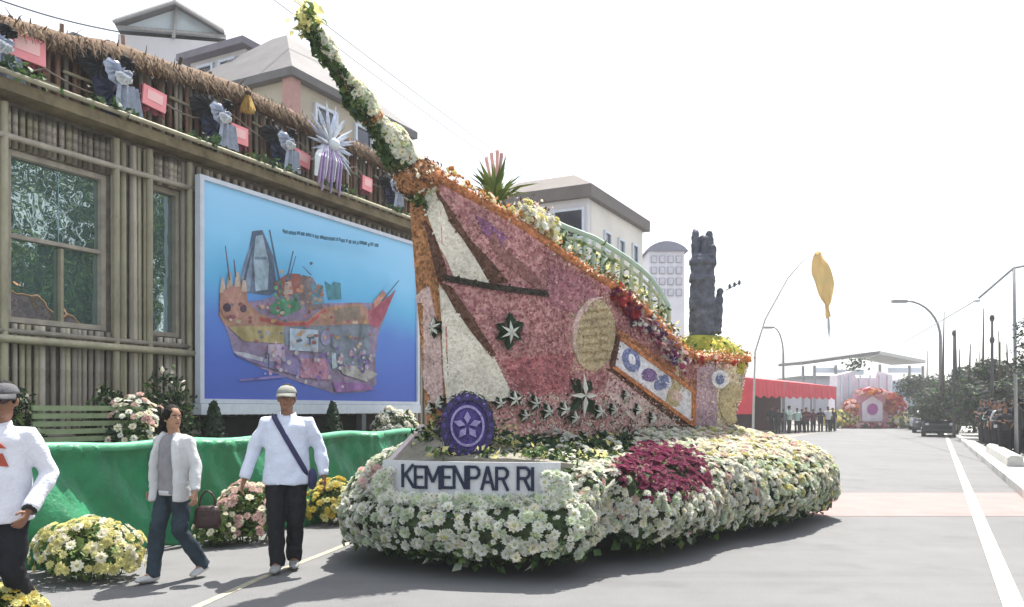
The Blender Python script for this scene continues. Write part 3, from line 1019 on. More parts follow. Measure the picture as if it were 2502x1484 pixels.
bush('flower_bush', 'bright yellow chrysanthemum bush between the hatted man and the flower float', 'flower bush', g + Vector((0, .2, 0)), .37, .34, .56, [petal_yellow, petal_yellow, petal_lemon], 200, .052, pollen, (0, 2))
bush('flower_bush', 'yellow bush cut by the bottom left corner of the view', 'flower bush', (-3.35, 5.28, 0), .3, .26, .33, [petal_yellow, petal_lemon], 110, .05, pollen, (0, 2), nleaf=500)
for (u, v, rx, h, pet, lab) in ((325, 1062, .42, .42, [petal_pink, petal_cream, petal_white], 'pink and white potted bush rising behind the green barrier at the slatted bench'),
                                (965, 1042, .4, .3, [petal_white, petal_cream], 'white blooms peeping over the barrier beside the boat bow')):
    s_, z_ = fpx(u, v, .45)
    p = fp(s_, 0, .45)
    tt = bush('potted_flowers', lab, 'potted plant', p, rx, .28, h + z_, pet, 130, .05, pollen, (0, 1), nleaf=900, bottom=z_ - .28)
    MB().tube([p, p + Vector((0, 0, .5)), p + Vector((0, 0, .8))], [.18, .24, .27], 14).build('pot', mat('clay_pot', (.2, .09, .05), .8, .2), tt, smooth=False)
# conical clipped shrubs below the billboard
for (u, v, w, lab) in ((512, 985, 60, 'dark cone shaped shrub under the left end of the billboard'), (803, 985, 52, 'dark cone shaped shrub under the billboard behind the hatted man')):
    s_, z_ = fpx(u, v, .22)
    p = fp(s_, 0, .3)
    t = thing('cone_shrub', lab, 'shrub', p, 'cone shrubs below the billboard')
    T, sel, mo = [], [], []
    H = z_
    for i in range(1700):
        f = random.random() ** .8
        z = .35 + (H - .35) * f
        rr = .3 * (1 - f) ** .7 * random.uniform(.7, 1.05) + .015
        a = random.random() * 6.283
        T.append(xf(p + Vector((rr * math.cos(a), rr * math.sin(a), z)), (math.cos(a), math.sin(a), .6), random.random() * 6, random.uniform(.035, .07)))
        sel.append(random.randrange(3)); mo.append(0)
    scatter('crown', LEAF, T, sel, [dark_leaf], t)
    MB().tube([p, p + Vector((0, 0, H * .8))], [.03, .012], 6).build('trunk', bark, t)
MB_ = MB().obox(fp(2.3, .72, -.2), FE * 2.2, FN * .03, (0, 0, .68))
MB_.build('dark_gap_sheet', dark_void, bb_t)  # black sheet standing in for the shaded gap under the billboard

for (u, v0, rx, lab) in ((395, 885, .52, 'leafy dark shrub with pale specks of bloom against the pavilion wall, left of the billboard'),
                         (250, 930, .45, 'small dark leafy shrub against the pavilion wall behind the slatted bench'),
                         (20, 925, .4, 'dark leafy shrub at the far left end of the pavilion wall')):
    s_, z_ = fpx(u, v0, .1)
    p = fp(s_, 0, .16)
    t = thing('leafy_shrub', lab, 'shrub', p, 'shrubs along the pavilion wall')
    T, sel, mo = [], [], []
    for i in range(1300):
        d = rand_dir(0)
        q = p + FE * (d.x * rx * random.uniform(.5, 1)) + FN * (.05 + .16 * d.y) + Vector((0, 0, z_ * (.52 + .46 * d.z * random.uniform(.5, 1)) ))
        T.append(xf(q, FN * .6 + rand_dir(.2), random.random() * 6, random.uniform(.05, .11)))
        sel.append(random.randrange(3)); mo.append(random.choices([0, 1, 2, 3], [4, 6, 1, .5])[0])
    scatter('foliage', LEAF, T, sel, [green_leaf, dark_leaf, light_leaf, petal_cream], t, moff=mo)
    for k in range(4):
        MB().tube([p, p + FE * ((k - 1.5) * rx * .3) + Vector((0, 0, z_ * .8))], [.018, .006], 5).build('stem', bark, t)

s_, z_ = fpx(606, 246, -.1)
c = fp(s_, z_, -.1)
tt = thing('straw_tassel', 'golden straw tassel hanging on the parapet between the second and third dark rosettes', 'tassel', c)
MB().ell(c + Vector((0, 0, .1)), (.05, .05, .05)).build('knot', thatch_dark, tt, smooth=True)
V, F = [], []
for i in range(160):
    a = random.random() * 6.283
    rr = random.random() ** .5
    d = FE * math.cos(a) + FN * math.sin(a)
    p0 = c + d * .03 + Vector((0, 0, .09))
    p1 = c + d * (.11 * rr) + Vector((0, 0, -.16 * random.uniform(.7, 1.1)))
    w = FE * .006
    k = len(V)
    V += [p0 - w, p0 + w, p1 + w, p1 - w]
    F.append((k, k + 1, k + 2, k + 3))
mk('straw', V, F, mat('golden_straw', (.5, .33, .1), .9, .3), tt)['kind'] = 'stuff'

# ================================================================== FLOWER BOAT
ST = Vector((-.92, 8.5, 0))                       # foot of the stem
BA = Vector((.697, .717, 0)).normalized()         # towards the stern
BB = Vector((.717, -.697, 0)).normalized()        # towards the near side
def bp(t, w, z):
    return ST + BA * t + BB * w + Vector((0, 0, z))
TL = 5.5
def hw_top(t):
    return .25 + .72 * (1 - math.exp(-t / 1.3)) - .12 * max(0, t - 4.2) / 1.3
# sheer line measured on the picture, turned into height along the boat
SHP = [(1062, 428), (1150, 480), (1270, 548), (1375, 622), (1450, 672), (1500, 702), (1560, 745), (1600, 782), (1640, 828), (1675, 862), (1705, 876), (1830, 880)]
SH = []
for (u, v) in SHP:
    lo, hi = -.5, 9
    for _ in range(50):
        m_ = (lo + hi) / 2
        if pix(bp(m_, hw_top(max(0, m_)), 2))[0] < u:
            lo = m_
        else:
            hi = m_
    p = bp(lo, hw_top(max(0, lo)), 0)
    SH.append((lo, EYE + (1000 - v) / 2000 * p.y))
SHT = [a for a, _ in SH]; SHZ = [b_ for _, b_ in SH]
def sheer(t):
    if t < SHT[0]:
        return SHZ[0] + (SHT[0] - t) * .28
    return float(np.interp(t, SHT, SHZ))
TEND = min(TL, SHT[-1]) if SHT[-1] > 4.6 else TL
HB = 1.12
def hull_pt(t, f, side=1):
    zt = sheer(t)
    z = HB + (zt - HB) * f
    rake = .22 * (1 - f) * max(0, 1 - t / 1.5)
    run = -.10 * (1 - f) * max(0, (t - TEND + 1) / 1)
    return bp(t + rake + run, side * hw_top(t) * (.74 + .26 * f), z)

float_t = thing('flower_boat', 'big boat shaped parade float covered in maroon and cream flowers with a white flower skirt', 'parade float', ST)
m_hull = mat('dusty_rose_petals', (0.46, 0.21, 0.205), .9, .28, 34, .9, 70, .15, col2=(0.58, 0.33, 0.32), vor=True)
m_cream = mat('cream_seed_mosaic', (0.76, 0.71, 0.61), .9, .14, 40, .9, 80, .15, vor=True)
m_ochre = mat('ochre_petal_mosaic', (0.3, 0.15, 0.06), .9, .4, 34, .9, 70, .15, vor=True, col2=(0.42, 0.2, 0.1))
m_rust = mat('rust_orange_petals', (0.50, 0.21, 0.10), .9, .35, 34, .9, 70, .15, vor=True)
m_brown = mat('brown_bark_mosaic', (0.13, 0.07, 0.05), .9, .4, 34, .9, 70, .15, vor=True)
m_tan = mat('tan_seed_mosaic', (0.56, 0.46, 0.29), .9, .22, 44, .9, 90, .15, vor=True)
m_pinkish = mat('pale_pink_mosaic', (0.68, 0.50, 0.47), .9, .22, 34, .9, 70, .15, vor=True)
m_beige = mat('beige_husk_mosaic', (0.74, 0.64, 0.46), .9, .2, 34, .9, 70, .15, vor=True)
m_panelw = mat('pale_blue_white_mosaic', (0.78, 0.78, 0.83), .9, .15, 34, .9, 70, .15, vor=True)
m_violet = mat('violet_mosaic', (0.22, 0.15, 0.30), .9, .3, 34, .9, 70, .15, vor=True)
m_bluish = mat('grey_blue_mosaic', (0.22, 0.25, 0.42), .9, .3, 34, .9, 70, .15, vor=True)
m_darkl = mat('dark_leaf_mosaic', (0.045, 0.04, 0.03), .8, .4, 34, .9, 70, .2, vor=True)
m_green_moss = mat('moss_mosaic', (0.10, 0.12, 0.05), .9, .4, 34, .9, 70, .15, vor=True)

NT, NF = 44, 12
def hull_side(side):
    V, F = [], []
    for i in range(NT + 1):
        t = TEND * i / NT
        for j in range(NF + 1):
            V.append(hull_pt(t, j / NF, side))
    for i in range(NT):
        for j in range(NF):
            a = i * (NF + 1) + j
            q = (a, a + NF + 1, a + NF + 2, a + 1)
            F.append(q if side > 0 else q[::-1])
    return V, F
Vs, Fs = hull_side(1)
Vp, Fp = hull_side(-1)
k = len(Vs)
V = Vs + Vp
F = Fs + [tuple(i + k for i in f) for f in Fp]
M = []
for f in Fs:
    c = sum((V[i] for i in f), Vector()) / 4
    M.append(0)
M += [0] * len(Fp)
for j in range(NF):                                # stem face and transom
    F.append((j, j + 1, k + j + 1, k + j)); M.append(1)
    a = NT * (NF + 1) + j
    F.append((a, k + a, k + a + 1, a + 1)); M.append(2)
for i in range(NT):                                # deck, a little below the sheer
    a, b_ = i * (NF + 1) + NF - 1, (i + 1) * (NF + 1) + NF - 1
    F.append((a, b_, k + b_, k + a)); M.append(3)
hull = mk('hull', V, F, [m_hull, m_ochre, m_beige, m_green_moss], float_t, M, smooth=False)
bvh = BVHTree.FromPolygons([tuple(v) for v in V], [tuple(f) for f in F])
EYEP = Vector((0, 0, EYE))
def on_hull(u, v):
    d = (at(u, v, 1.0) - EYEP).normalized()
    h = bvh.ray_cast(EYEP, d)
    if h[0] is None:
        q = EYEP + d * (9.5 / d.y)
        h = bvh.find_nearest(q)
    n = h[1]
    if n.dot(d) > 0:
        n = -n
    return h[0], n
PRESS = []
def inlay(name, poly, m, thick=.02, step=16, lift=.0, parent=None, label=None):
    """mosaic piece lying on the hull side, with its own thickness"""
    poly2 = []
    for i, p in enumerate(poly):
        q = poly[(i + 1) % len(poly)]
        L = math.hypot(q[0] - p[0], q[1] - p[1])
        for c in range(max(1, int(L / step))):
            f = c / max(1, int(L / step))
            poly2.append(Vector((p[0] + (q[0] - p[0]) * f, p[1] + (q[1] - p[1]) * f)))
    n0 = len(poly2)
    xs = [p.x for p in poly2]; ys = [p.y for p in poly2]
    pts = list(poly2)
    def inside(x, y):
        c = False
        for i in range(n0):
            a, b_ = poly2[i], poly2[i - 1]
            if (a.y > y) != (b_.y > y) and x < (b_.x - a.x) * (y - a.y) / (b_.y - a.y) + a.x:
                c = not c
        return c
    y = min(ys) + step / 2
    while y < max(ys):
        x = min(xs) + step / 2
        while x < max(xs):
            if inside(x, y):
                pts.append(Vector((x + random.uniform(-2, 2), y + random.uniform(-2, 2))))
            x += step
        y += step
    vo, eo, fo, *_ = delaunay_2d_cdt(pts, [(i, (i + 1) % n0) for i in range(n0)], [], 1, 1e-4)
    W, N = [], []
    for p in vo:
        h, n = on_hull(p.x, p.y)
        W.append(h); N.append(n)
    top = [W[i] + N[i] * (thick + lift) for i in range(len(W))]
    bot = [W[i] - N[i] * .006 for i in range(len(W))]
    k = len(W)
    F = [tuple(f) for f in fo] + [tuple(i + k for i in f)[::-1] for f in fo]
    cnt = {}
    for f in fo:
        for i in range(len(f)):
            e = (f[i], f[(i + 1) % len(f)])
            cnt[e] = 1
    for e in cnt:
        if (e[1], e[0]) not in cnt:
            F.append((e[1], e[0], e[0] + k, e[1] + k))
    for f in fo:                                   # petals pressed into the piece
        for t3 in [(f[0], f[q], f[q + 1]) for q in range(1, len(f) - 1)]:
            a_, b_, c_ = (top[q] for q in t3)
            nn = (b_ - a_).cross(c_ - a_)
            ex_ = nn.length / 2 * 560
            for _ in range(int(ex_) + (random.random() < ex_ % 1)):
                w0, w1 = random.random(), random.random()
                if w0 + w1 > 1:
                    w0, w1 = 1 - w0, 1 - w1
                PRESS.append((a_ + (b_ - a_) * w0 + (c_ - a_) * w1, N[t3[0]], m))
    return mk(name, top + bot, F, m, parent or hull, label=label)
def oval(cx, cy, rx, ry, n=22, rot=0.0):
    return [(cx + rx * math.cos(2 * math.pi * k / n) * math.cos(rot) - ry * math.sin(2 * math.pi * k / n) * math.sin(rot), cy + rx * math.cos(2 * math.pi * k / n) * math.sin(rot) + ry * math.sin(2 * math.pi * k / n) * math.cos(rot)) for k in range(n)]
# bow: pink lower stem, cream bands, brown seams
inlay('stem_band', [(1012, 720), (1050, 700), (1078, 830), (1085, 985), (1035, 985), (1022, 840)], m_pinkish, .012)
inlay('cream_band', [(1032, 466), (1068, 470), (1100, 545), (1135, 590), (1165, 640), (1195, 695), (1110, 682), (1080, 610), (1052, 540)], m_cream)
inlay('brown_seam', [(1068, 468), (1105, 520), (1150, 590), (1200, 640), (1240, 690), (1200, 694), (1162, 636), (1130, 586), (1098, 545)], m_brown, .028)
inlay('brown_seam', [(1040, 540), (1055, 560), (1085, 640), (1095, 686), (1075, 690), (1058, 620)], m_brown, .028)
inlay('green_seam', [(1085, 672), (1200, 694), (1335, 712), (1338, 726), (1200, 708), (1088, 688)], m_darkl, .032)
inlay('cream_band', [(1076, 694), (1090, 720), (1112, 760), (1160, 820), (1205, 872), (1252, 968), (1200, 980), (1095, 985), (1086, 900), (1083, 800)], m_cream)
inlay('brown_seam', [(1078, 692), (1100, 700), (1150, 770), (1210, 868), (1198, 872), (1150, 812), (1108, 752)], m_brown, .03)
inlay('tan_seam', [(1200, 560), (1225, 600), (1290, 660), (1345, 712), (1310, 706), (1240, 650), (1195, 600)], mat('dull_pink_brown_mosaic', (.30, .15, .14), .9, .3, 34, .9, 70, vor=True), .018)
inlay('purple_patch', [(1160, 525), (1195, 545), (1235, 580), (1225, 600), (1180, 570)], mat('mauve_mosaic', (.27, .13, .24), .9, .3, 34, .9, 70, vor=True), .015)
inlay('rose_patch', [(1345, 640), (1440, 690), (1470, 740), (1420, 770), (1330, 740)], mat('mauve_petals', (.42, .20, .23), .9, .32, 34, .9, 70, vor=True), .012)
inlay('rose_patch', [(1225, 880), (1400, 860), (1390, 960), (1275, 970)], mat('bright_maroon_petals', (.45, .17, .18), .9, .32, 34, .9, 70, vor=True), .012)
# tan oval, a big leaf shaped shield
inlay('tan_shield', oval(1448, 818, 52, 88, rot=.06), m_tan, .022)
inlay('shield_rim', [(1396, 800), (1410, 760), (1440, 730), (1470, 725), (1440, 740), (1415, 775), (1402, 830), (1410, 880), (1398, 850)], m_pinkish, .03)
for k_ in range(7):
    y = 760 + k_ * 20
    inlay('shield_ridge', [(1420, y), (1480, y - 5), (1482, y - 1), (1421, y + 4)], mat('straw_ridge', (.36, .28, .16), .9, .3, 44, .9, 80, vor=True), .032, 12)
# framed panel on the side
m_or = m_rust
PA, PB, PC, PD = (1506, 822), (1690, 955), (1690, 1038), (1492, 895)
inlay('side_panel', [PA, PB, PC, PD], m_panelw, .022)
def edge(a, b_, w=8):
    dx, dy = b_[0] - a[0], b_[1] - a[1]
    L = math.hypot(dx, dy)
    nx, ny = -dy / L * w / 2, dx / L * w / 2
    return [(a[0] + nx, a[1] + ny), (b_[0] + nx, b_[1] + ny), (b_[0] - nx, b_[1] - ny), (a[0] - nx, a[1] - ny)]
inlay('panel_frame', edge(PA, PB, 9), m_rust, .045, 12)
inlay('panel_frame', edge(PC, PD, 9), m_rust, .045, 12)
inlay('panel_frame', edge(PD, PA, 8), m_brown, .047, 12)
inlay('panel_frame', edge(PB, PC, 8), m_rust, .047, 12)
inlay('panel_motif', oval(1538, 880, 20, 30, rot=-.3), m_bluish, .036, 10)
inlay('panel_motif', oval(1538, 878, 8, 14, rot=-.3), m_panelw, .044, 8)
inlay('panel_motif', oval(1582, 916, 18, 16, rot=.4), m_violet, .036, 10)
inlay('panel_motif', oval(1612, 934, 14, 22, rot=.7), m_bluish, .036, 10)
inlay('panel_motif', oval(1645, 965, 20, 12, rot=.6), m_pinkish, .036, 10)
inlay('lower_band', [(1490, 905), (1680, 1040), (1560, 1040), (1475, 960)], m_pinkish, .012)
inlay('lower_band', [(1480, 900), (1500, 905), (1685, 1038), (1690, 1046), (1660, 1042)], m_brown, .02, 10)
# stern: pale pink flowers, round beige sun disc
inlay('stern_field', [(1700, 890), (1832, 890), (1845, 960), (1858, 1040), (1745, 1040), (1700, 985)], m_beige, .02)
inlay('stern_field', [(1700, 895), (1745, 890), (1748, 1040), (1694, 1040)], mat('lilac_white_mosaic', (.45, .32, .38), .9, .3, 34, .9, 70, vor=True), .03)
inlay('sun_disc', oval(1785, 985, 34, 48), mat('straw_mosaic', (.52, .44, .27), .9, .2, 44, .9, 80, vor=True), .045)
inlay('stern_motif', oval(1752, 925, 20, 22), m_panelw, .05, 10)
inlay('stern_motif', oval(1750, 926, 10, 12), m_bluish, .058, 8)
# orange band below the rail of the after body
inlay('orange_band', [(1505, 800), (1600, 865), (1690, 930), (1700, 900), (1715, 945), (1690, 955), (1600, 890), (1508, 822)], m_ochre, .018)
# star flowers on the side: dark leaves and cream points
def star(u, v, r, nl, name='star_flower', pm_=None):
    c, n = on_hull(u, v)
    D = c.y
    r = r / 2000 * D
    up = Vector((0, 0, 1))
    ex = n.cross(up).normalized() * -1
    b = MB()
    for k in range(nl):
        a = 2 * math.pi * (k + .5) / nl + random.uniform(-.1, .1)
        d = ex * math.cos(a) + up * math.sin(a)
        w = ex * -math.sin(a) + up * math.cos(a)
        l = r * random.uniform(.85, 1.1)
        b.add([c + n * .03, c + d * l * .6 + w * l * .3 + n * .06, c + d * l + n * .03, c + d * l * .6 - w * l * .3 + n * .06, c + d * l * .5 - n * .0], [(0, 1, 2), (0, 2, 3), (0, 4, 1), (0, 3, 4), (1, 4, 2), (2, 4, 3)], 0)
    for k in range(nl):
        a = 2 * math.pi * k / nl + math.pi / 2
        d = ex * math.cos(a) + up * math.sin(a)
        w = ex * -math.sin(a) + up * math.cos(a)
        l = r * ((.95 if k % 2 == 0 else .8) if nl != 6 else .62)
        b.add([c + n * .10, c + d * l * .3 + w * l * .14 + n * .1, c + d * l + n * .07, c + d * l * .3 - w * l * .14 + n * .1, c + d * l * .4 + n * .04], [(0, 1, 2), (0, 2, 3), (0, 4, 1), (0, 3, 4), (1, 4, 2), (2, 4, 3)], 1)
    return b.build(name, [dark_leaf if pm_ is None else pm_, petal_white], hull)
star(1240, 812, 46, 6)
star(1417, 965, 58, 4)
star(1072, 800, 28, 5)
for (u, v, r) in ((1085, 985, 20), (1250, 975, 24), (1300, 985, 22), (1330, 1005, 22), (1370, 1000, 22), (1455, 1005, 22), (1490, 1000, 18), (1520, 965, 14), (1550, 1000, 16), (1585, 1020, 16), (1035, 960, 16), (1060, 1000, 18), (1395, 1020, 20), (1215, 985, 20), (1275, 1015, 18)):
    star(u, v, r, 5, 'small_star_flower')
pmats = []
T, sel, mo = [], [], []
for (p, n, m) in PRESS:
    if m not in pmats:
        pmats.append(m)
    T.append(xf(p + n * .004, n + rand_dir(0) * .75, random.random() * 6.28, random.uniform(.022, .05)))
    sel.append(random.randrange(3)); mo.append(pmats.index(m))
scatter('pressed_petals', LEAF, T, sel, pmats, hull, moff=mo)
print('pressed', len(PRESS))
# loose petals glued all over the side
T, sel, mo = [], [], []
for i in range(19000):
    t = random.uniform(0.02, TEND - .02)
    f = random.uniform(.02, .97)
    p = hull_pt(t, f, 1)
    n = BB + Vector((0, 0, random.uniform(-.3, .5)))
    u, v = pix(p)
    if u > 1700:
        c = random.choice([3, 3, 4, 1])
    elif v > 960:
        c = random.choice([3, 3, 4, 0, 5])
    else:
        c = random.choice([0, 0, 0, 1, 2])
    inl = False
    if (1030 < u < 1200 and v < 690 and u < 1030 + (v - 450) * .75) or (1085 < u < 1085 + (v - 690) * .6 and v > 690):
        c = 4 if random.random() < .12 else None
    if 1390 < u < 1505 and 725 < v < 910:
        c = 6 if random.random() < .3 else None
    if 1490 < u < 1692 and 0 < v - (822 + (u - 1506) * .72) < 80:
        c = None
    if c is None:
        continue
    T.append(xf(p + BB * .012, n + rand_dir(0) * .7, random.random() * 6.28, random.uniform(.018, .045)))
    sel.append(random.randrange(3)); mo.append(c)
scatter('glued_petals', LEAF, T, sel, [m_hull, mat('wine_petals', (.27, .08, .11), .8, .3), mat('rose_pink_petals', (.42, .16, .2), .8, .3), petal_white, petal_cream, dark_leaf, m_tan], hull, moff=mo)
# rim along the sheer
def rail(side, r, dz, dw, name, m, t0=0, t1=None, n=46):
    t1 = TEND if t1 is None else t1
    pts = []
    for i in range(n + 1):
        t = t0 + (t1 - t0) * i / n
        p = hull_pt(t, 1, side)
        pts.append(p + BB * (side * dw) + Vector((0, 0, dz)))
    return MB().tube(pts, r, 8).build(name, m, float_t, smooth=True)
rail(1, .048, .01, -.01, 'gunwale', m_rust)
rail(-1, .065, .01, -.01, 'gunwale', m_rust)
MB().tube([bp(-.02, -.27, sheer(0) + .01), bp(-.05, 0, sheer(0) + .03), bp(-.02, .27, sheer(0) + .01)], .075, 8).build('bow_cap', m_rust, float_t, smooth=True)
T, sel, mo = [], [], []
for i in range(2600):
    t = random.uniform(-.02, TEND)
    p = hull_pt(max(0, t), 1, 1) + BB * random.gauss(0, .045) + Vector((0, 0, random.gauss(.03, .04)))
    T.append(xf(p, rand_dir(.5), random.random() * 6.28, random.uniform(.025, .05)))
    sel.append(random.randrange(3))
    mo.append(random.choice([0, 0, 1, 2]) if random.random() < .8 else 3)
scatter('rim_petals', LEAF, T, sel, [m_rust, petal_orange, m_ochre, petal_cream], float_t, moff=mo)
# pale pleated trim standing on the rim of the bow, then red patch and purple dots aft
def rim_flowers(name, u0, u1, cols, n, r, dv=(0, 14), protos=MUM):
    T, sel, mo = [], [], []
    for i in range(n):
        u = random.uniform(u0, u1)
        t = float(np.interp(u, [p[0] for p in SHP], SHT))
        p = hull_pt(t, 1, 1) + Vector((0, 0, random.uniform(*dv))) + BB * random.gauss(.02, .04)
        T.append(xf(p, BB * .6 + rand_dir(.8) * .6, random.random() * 6, r * random.uniform(.7, 1.2)))
        sel.append(random.randrange(len(protos))); mo.append(random.randrange(len(cols)) )
    return scatter(name, [(a, b_, [0] * len(c)) for a, b_, c in protos], T, sel, cols, float_t, moff=mo)
rim_flowers('yellow_rim_blooms', 1080, 1360, [petal_lemon, petal_cream, petal_orange], 110, .035, (.04, .12))
rim_flowers('cream_pleats', 1270, 1350, [petal_cream, petal_lemon, petal_white], 110, .045, (.05, .26))
rim_flowers('red_blooms', 1495, 1560, [petal_red, petal_maroon], 70, .05, (-.25, .02))
rim_flowers('purple_blooms', 1555, 1670, [petal_purple, petal_pink, petal_white, petal_maroon], 110, .045, (-.3, -.02))
rim_flowers('peach_blooms', 1690, 1832, [petal_orange, petal_pink, petal_red], 60, .04, (-.12, .02))
for (u, v) in ((1588, 776), (1612, 828), (1640, 868), (1672, 880), (1540, 790)):
    star(u, v, 11, 5, 'dark_bloom', petal_purple)
# pale green balustrade running down the after deck
m_fence = mat('pale_green_cream_paint', (0.42, 0.47, 0.33), .6, .15, 5)
m_fence2 = mat('mint_paint', (0.42, 0.54, 0.46), .6, .12, 5)
FEN = [(1340, 528), (1400, 556), (1470, 582), (1550, 632), (1600, 672), (1640, 725), (1668, 790)]
def fen(u):
    t = float(np.interp(u, [p[0] for p in SHP], SHT))
    p = hull_pt(t, 1, 1) - BB * .1
    v = float(np.interp(u, [q[0] for q in FEN], [q[1] for q in FEN]))
    u2 = pix(p)[0]
    return p, EYE + (1000 - v) / 2000 * p.y
bal = MB()
u = 1352
top = []
while u <= 1668:
    p, zt = fen(u)
    top.append(Vector((p.x, p.y, zt)))
    h = zt - p.z
    b = MB().obox(Vector((p.x, p.y, (p.z + zt) / 2 - .04)), BA * .02, BB * .016, (0, 0, h / 2))
    b.obox(Vector((p.x, p.y, p.z + h * .35)), BA * .032, BB * .024, (0, 0, h * .12))
    b.build('baluster', m_fence2 if u < 1500 else m_fence, float_t)
    u += 23
MB().tube(top, [(.02, .032)] * len(top), 6).build('top_rail', m_fence2, float_t)
MB().tube([q - Vector((0, 0, .11)) for q in top], .02, 6).build('middle_rail', m_fence, float_t)
T, sel, mo = [], [], []
for i in range(1000):
    u = random.uniform(1345, 1668)
    p, zt = fen(u)
    T.append(xf(Vector((p.x, p.y, p.z + (zt - p.z) * random.random() ** 1.5 * .8)) + BB * random.gauss(-.03, .05), rand_dir(.3), random.random() * 6, random.uniform(.04, .1)))
    sel.append(random.randrange(3)); mo.append(random.randrange(3))
scatter('balustrade_leaves', LEAF, T, sel, [light_leaf, petal_lemon, green_leaf], float_t, moff=mo)

# bowsprit: tapering trunk pale blooms on the sunlit side, dark leaves below, sunlight put into their colours
z0 = sheer(0) + .02
tip = at(752, 52, 7.51)
rootp = bp(.1, 0, z0 - .1)
bs = []
rad = []
for i in range(17):
    f = i / 16
    p = rootp.lerp(tip, f) + Vector((0, 0, -.05 * math.sin(math.pi * f)))
    bs.append(p)
    rad.append(.118 * (1 - f) + .028)
spr = MB().tube(bs, rad, 10).build('bowsprit', m_green_moss, float_t, smooth=True)
T, sel, mo, T2, s2, m2 = [], [], [], [], [], []
sd = (tip - rootp).normalized()
sup = (Vector((0, 0, 1)) - sd * sd.z).normalized()
ssd = sd.cross(sup)
SSG = 1 if ssd.x > 0 else -1
for i in range(3800):
    f = random.random()
    x = f * 16
    j = min(15, int(x))
    p = bs[j].lerp(bs[j + 1], x - j)
    r = rad[j] * 1.15 + .03 * math.sin(f * 23)
    a = random.random() * 2 * math.pi
    d = sup * math.sin(a) + ssd * math.cos(a)
    q = p + d * r * random.uniform(.8, 1.15)
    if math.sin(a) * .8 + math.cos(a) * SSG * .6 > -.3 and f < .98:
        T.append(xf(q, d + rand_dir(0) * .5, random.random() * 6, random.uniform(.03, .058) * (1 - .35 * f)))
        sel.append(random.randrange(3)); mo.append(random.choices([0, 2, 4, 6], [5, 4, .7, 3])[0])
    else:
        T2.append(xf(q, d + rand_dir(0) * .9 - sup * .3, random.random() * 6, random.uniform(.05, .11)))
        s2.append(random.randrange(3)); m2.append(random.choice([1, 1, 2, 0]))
for i in range(160):                                # ragged tip
    T2.append(xf(tip + Vector((random.gauss(0, .05), random.gauss(0, .05), random.gauss(.0, .06))), rand_dir(.6), random.random() * 6, random.uniform(.05, .12)))
    s2.append(random.randrange(3)); m2.append(random.choice([3, 3, 2]))
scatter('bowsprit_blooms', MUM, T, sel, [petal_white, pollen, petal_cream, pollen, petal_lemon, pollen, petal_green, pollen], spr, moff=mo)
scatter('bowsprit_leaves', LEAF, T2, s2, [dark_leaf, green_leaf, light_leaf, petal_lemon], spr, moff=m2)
for f in (.12, .3, .5, .7):                         # bound rings
    j = int(f * 16)
    MB().tube([bs[j] - sd * .03, bs[j] + sd * .03], rad[j] * 1.25, 10).build('binding', m_ochre, spr)
# foot of the bowsprit, knotted head of the stem
hb = MB()
hb.ell(bp(-.05, 0, z0 + .02), (.26, .26, .2), 14, 9)
hb.build('stem_head', m_ochre, float_t, smooth=True)
T, sel, mo = [], [], []
for i in range(420):
    d = rand_dir(.2)
    T.append(xf(bp(-.05, 0, z0 + .02) + Vector((d.x * .27, d.y * .27, d.z * .21)), d + rand_dir(0) * .6, random.random() * 6, random.uniform(.03, .07)))
    sel.append(random.randrange(3)); mo.append(random.choice([0, 1, 2, 2]))
scatter('stem_head_petals', LEAF, T, sel, [m_ochre, petal_cream, m_brown], float_t, moff=mo)

# ---- flower bed round the boat
FOOT = [Vector(p) for p in ((-1.5, 7.98), (-1.15, 7.62), (-.6, 7.32), (0, 7.14), (.38, 7.1), (.7, 7.32), (1.6, 8.28), (2.5, 9.2), (3.4, 10.12), (4.1, 10.86), (4.36, 11.25), (4.3, 11.8), (3.4, 12.6), (1.7, 13.6), (.2, 11.5), (-1.4, 9.4), (-1.52, 8.6))]
NFt = 120
def resample(poly, n):
    L = [0]
    for i in range(len(poly)):
        L.append(L[-1] + (poly[(i + 1) % len(poly)] - poly[i]).length)
    out = []
    for k in range(n):
        d = L[-1] * k / n
        i = max(j for j in range(len(poly)) if L[j] <= d)
        f = (d - L[i]) / (L[i + 1] - L[i])
        out.append(poly[i].lerp(poly[(i + 1) % len(poly)], f))
    return out
loop = resample(FOOT, NFt)
axis_pts = []
def inner(p):
    d = Vector((p.x, p.y, 0)) - ST
    t = max(.05, min(TEND, d.dot(BA)))
    w = d.dot(BB)
    hwv = hw_top(t) * .74
    side = 1 if w > -0.05 else -1
    return bp(t + (.22 * max(0, 1 - t / 1.5)), max(-hwv, min(hwv, w)), 0)
cen = sum((Vector((p.x, p.y, 0)) for p in loop), Vector()) / NFt
LV = []
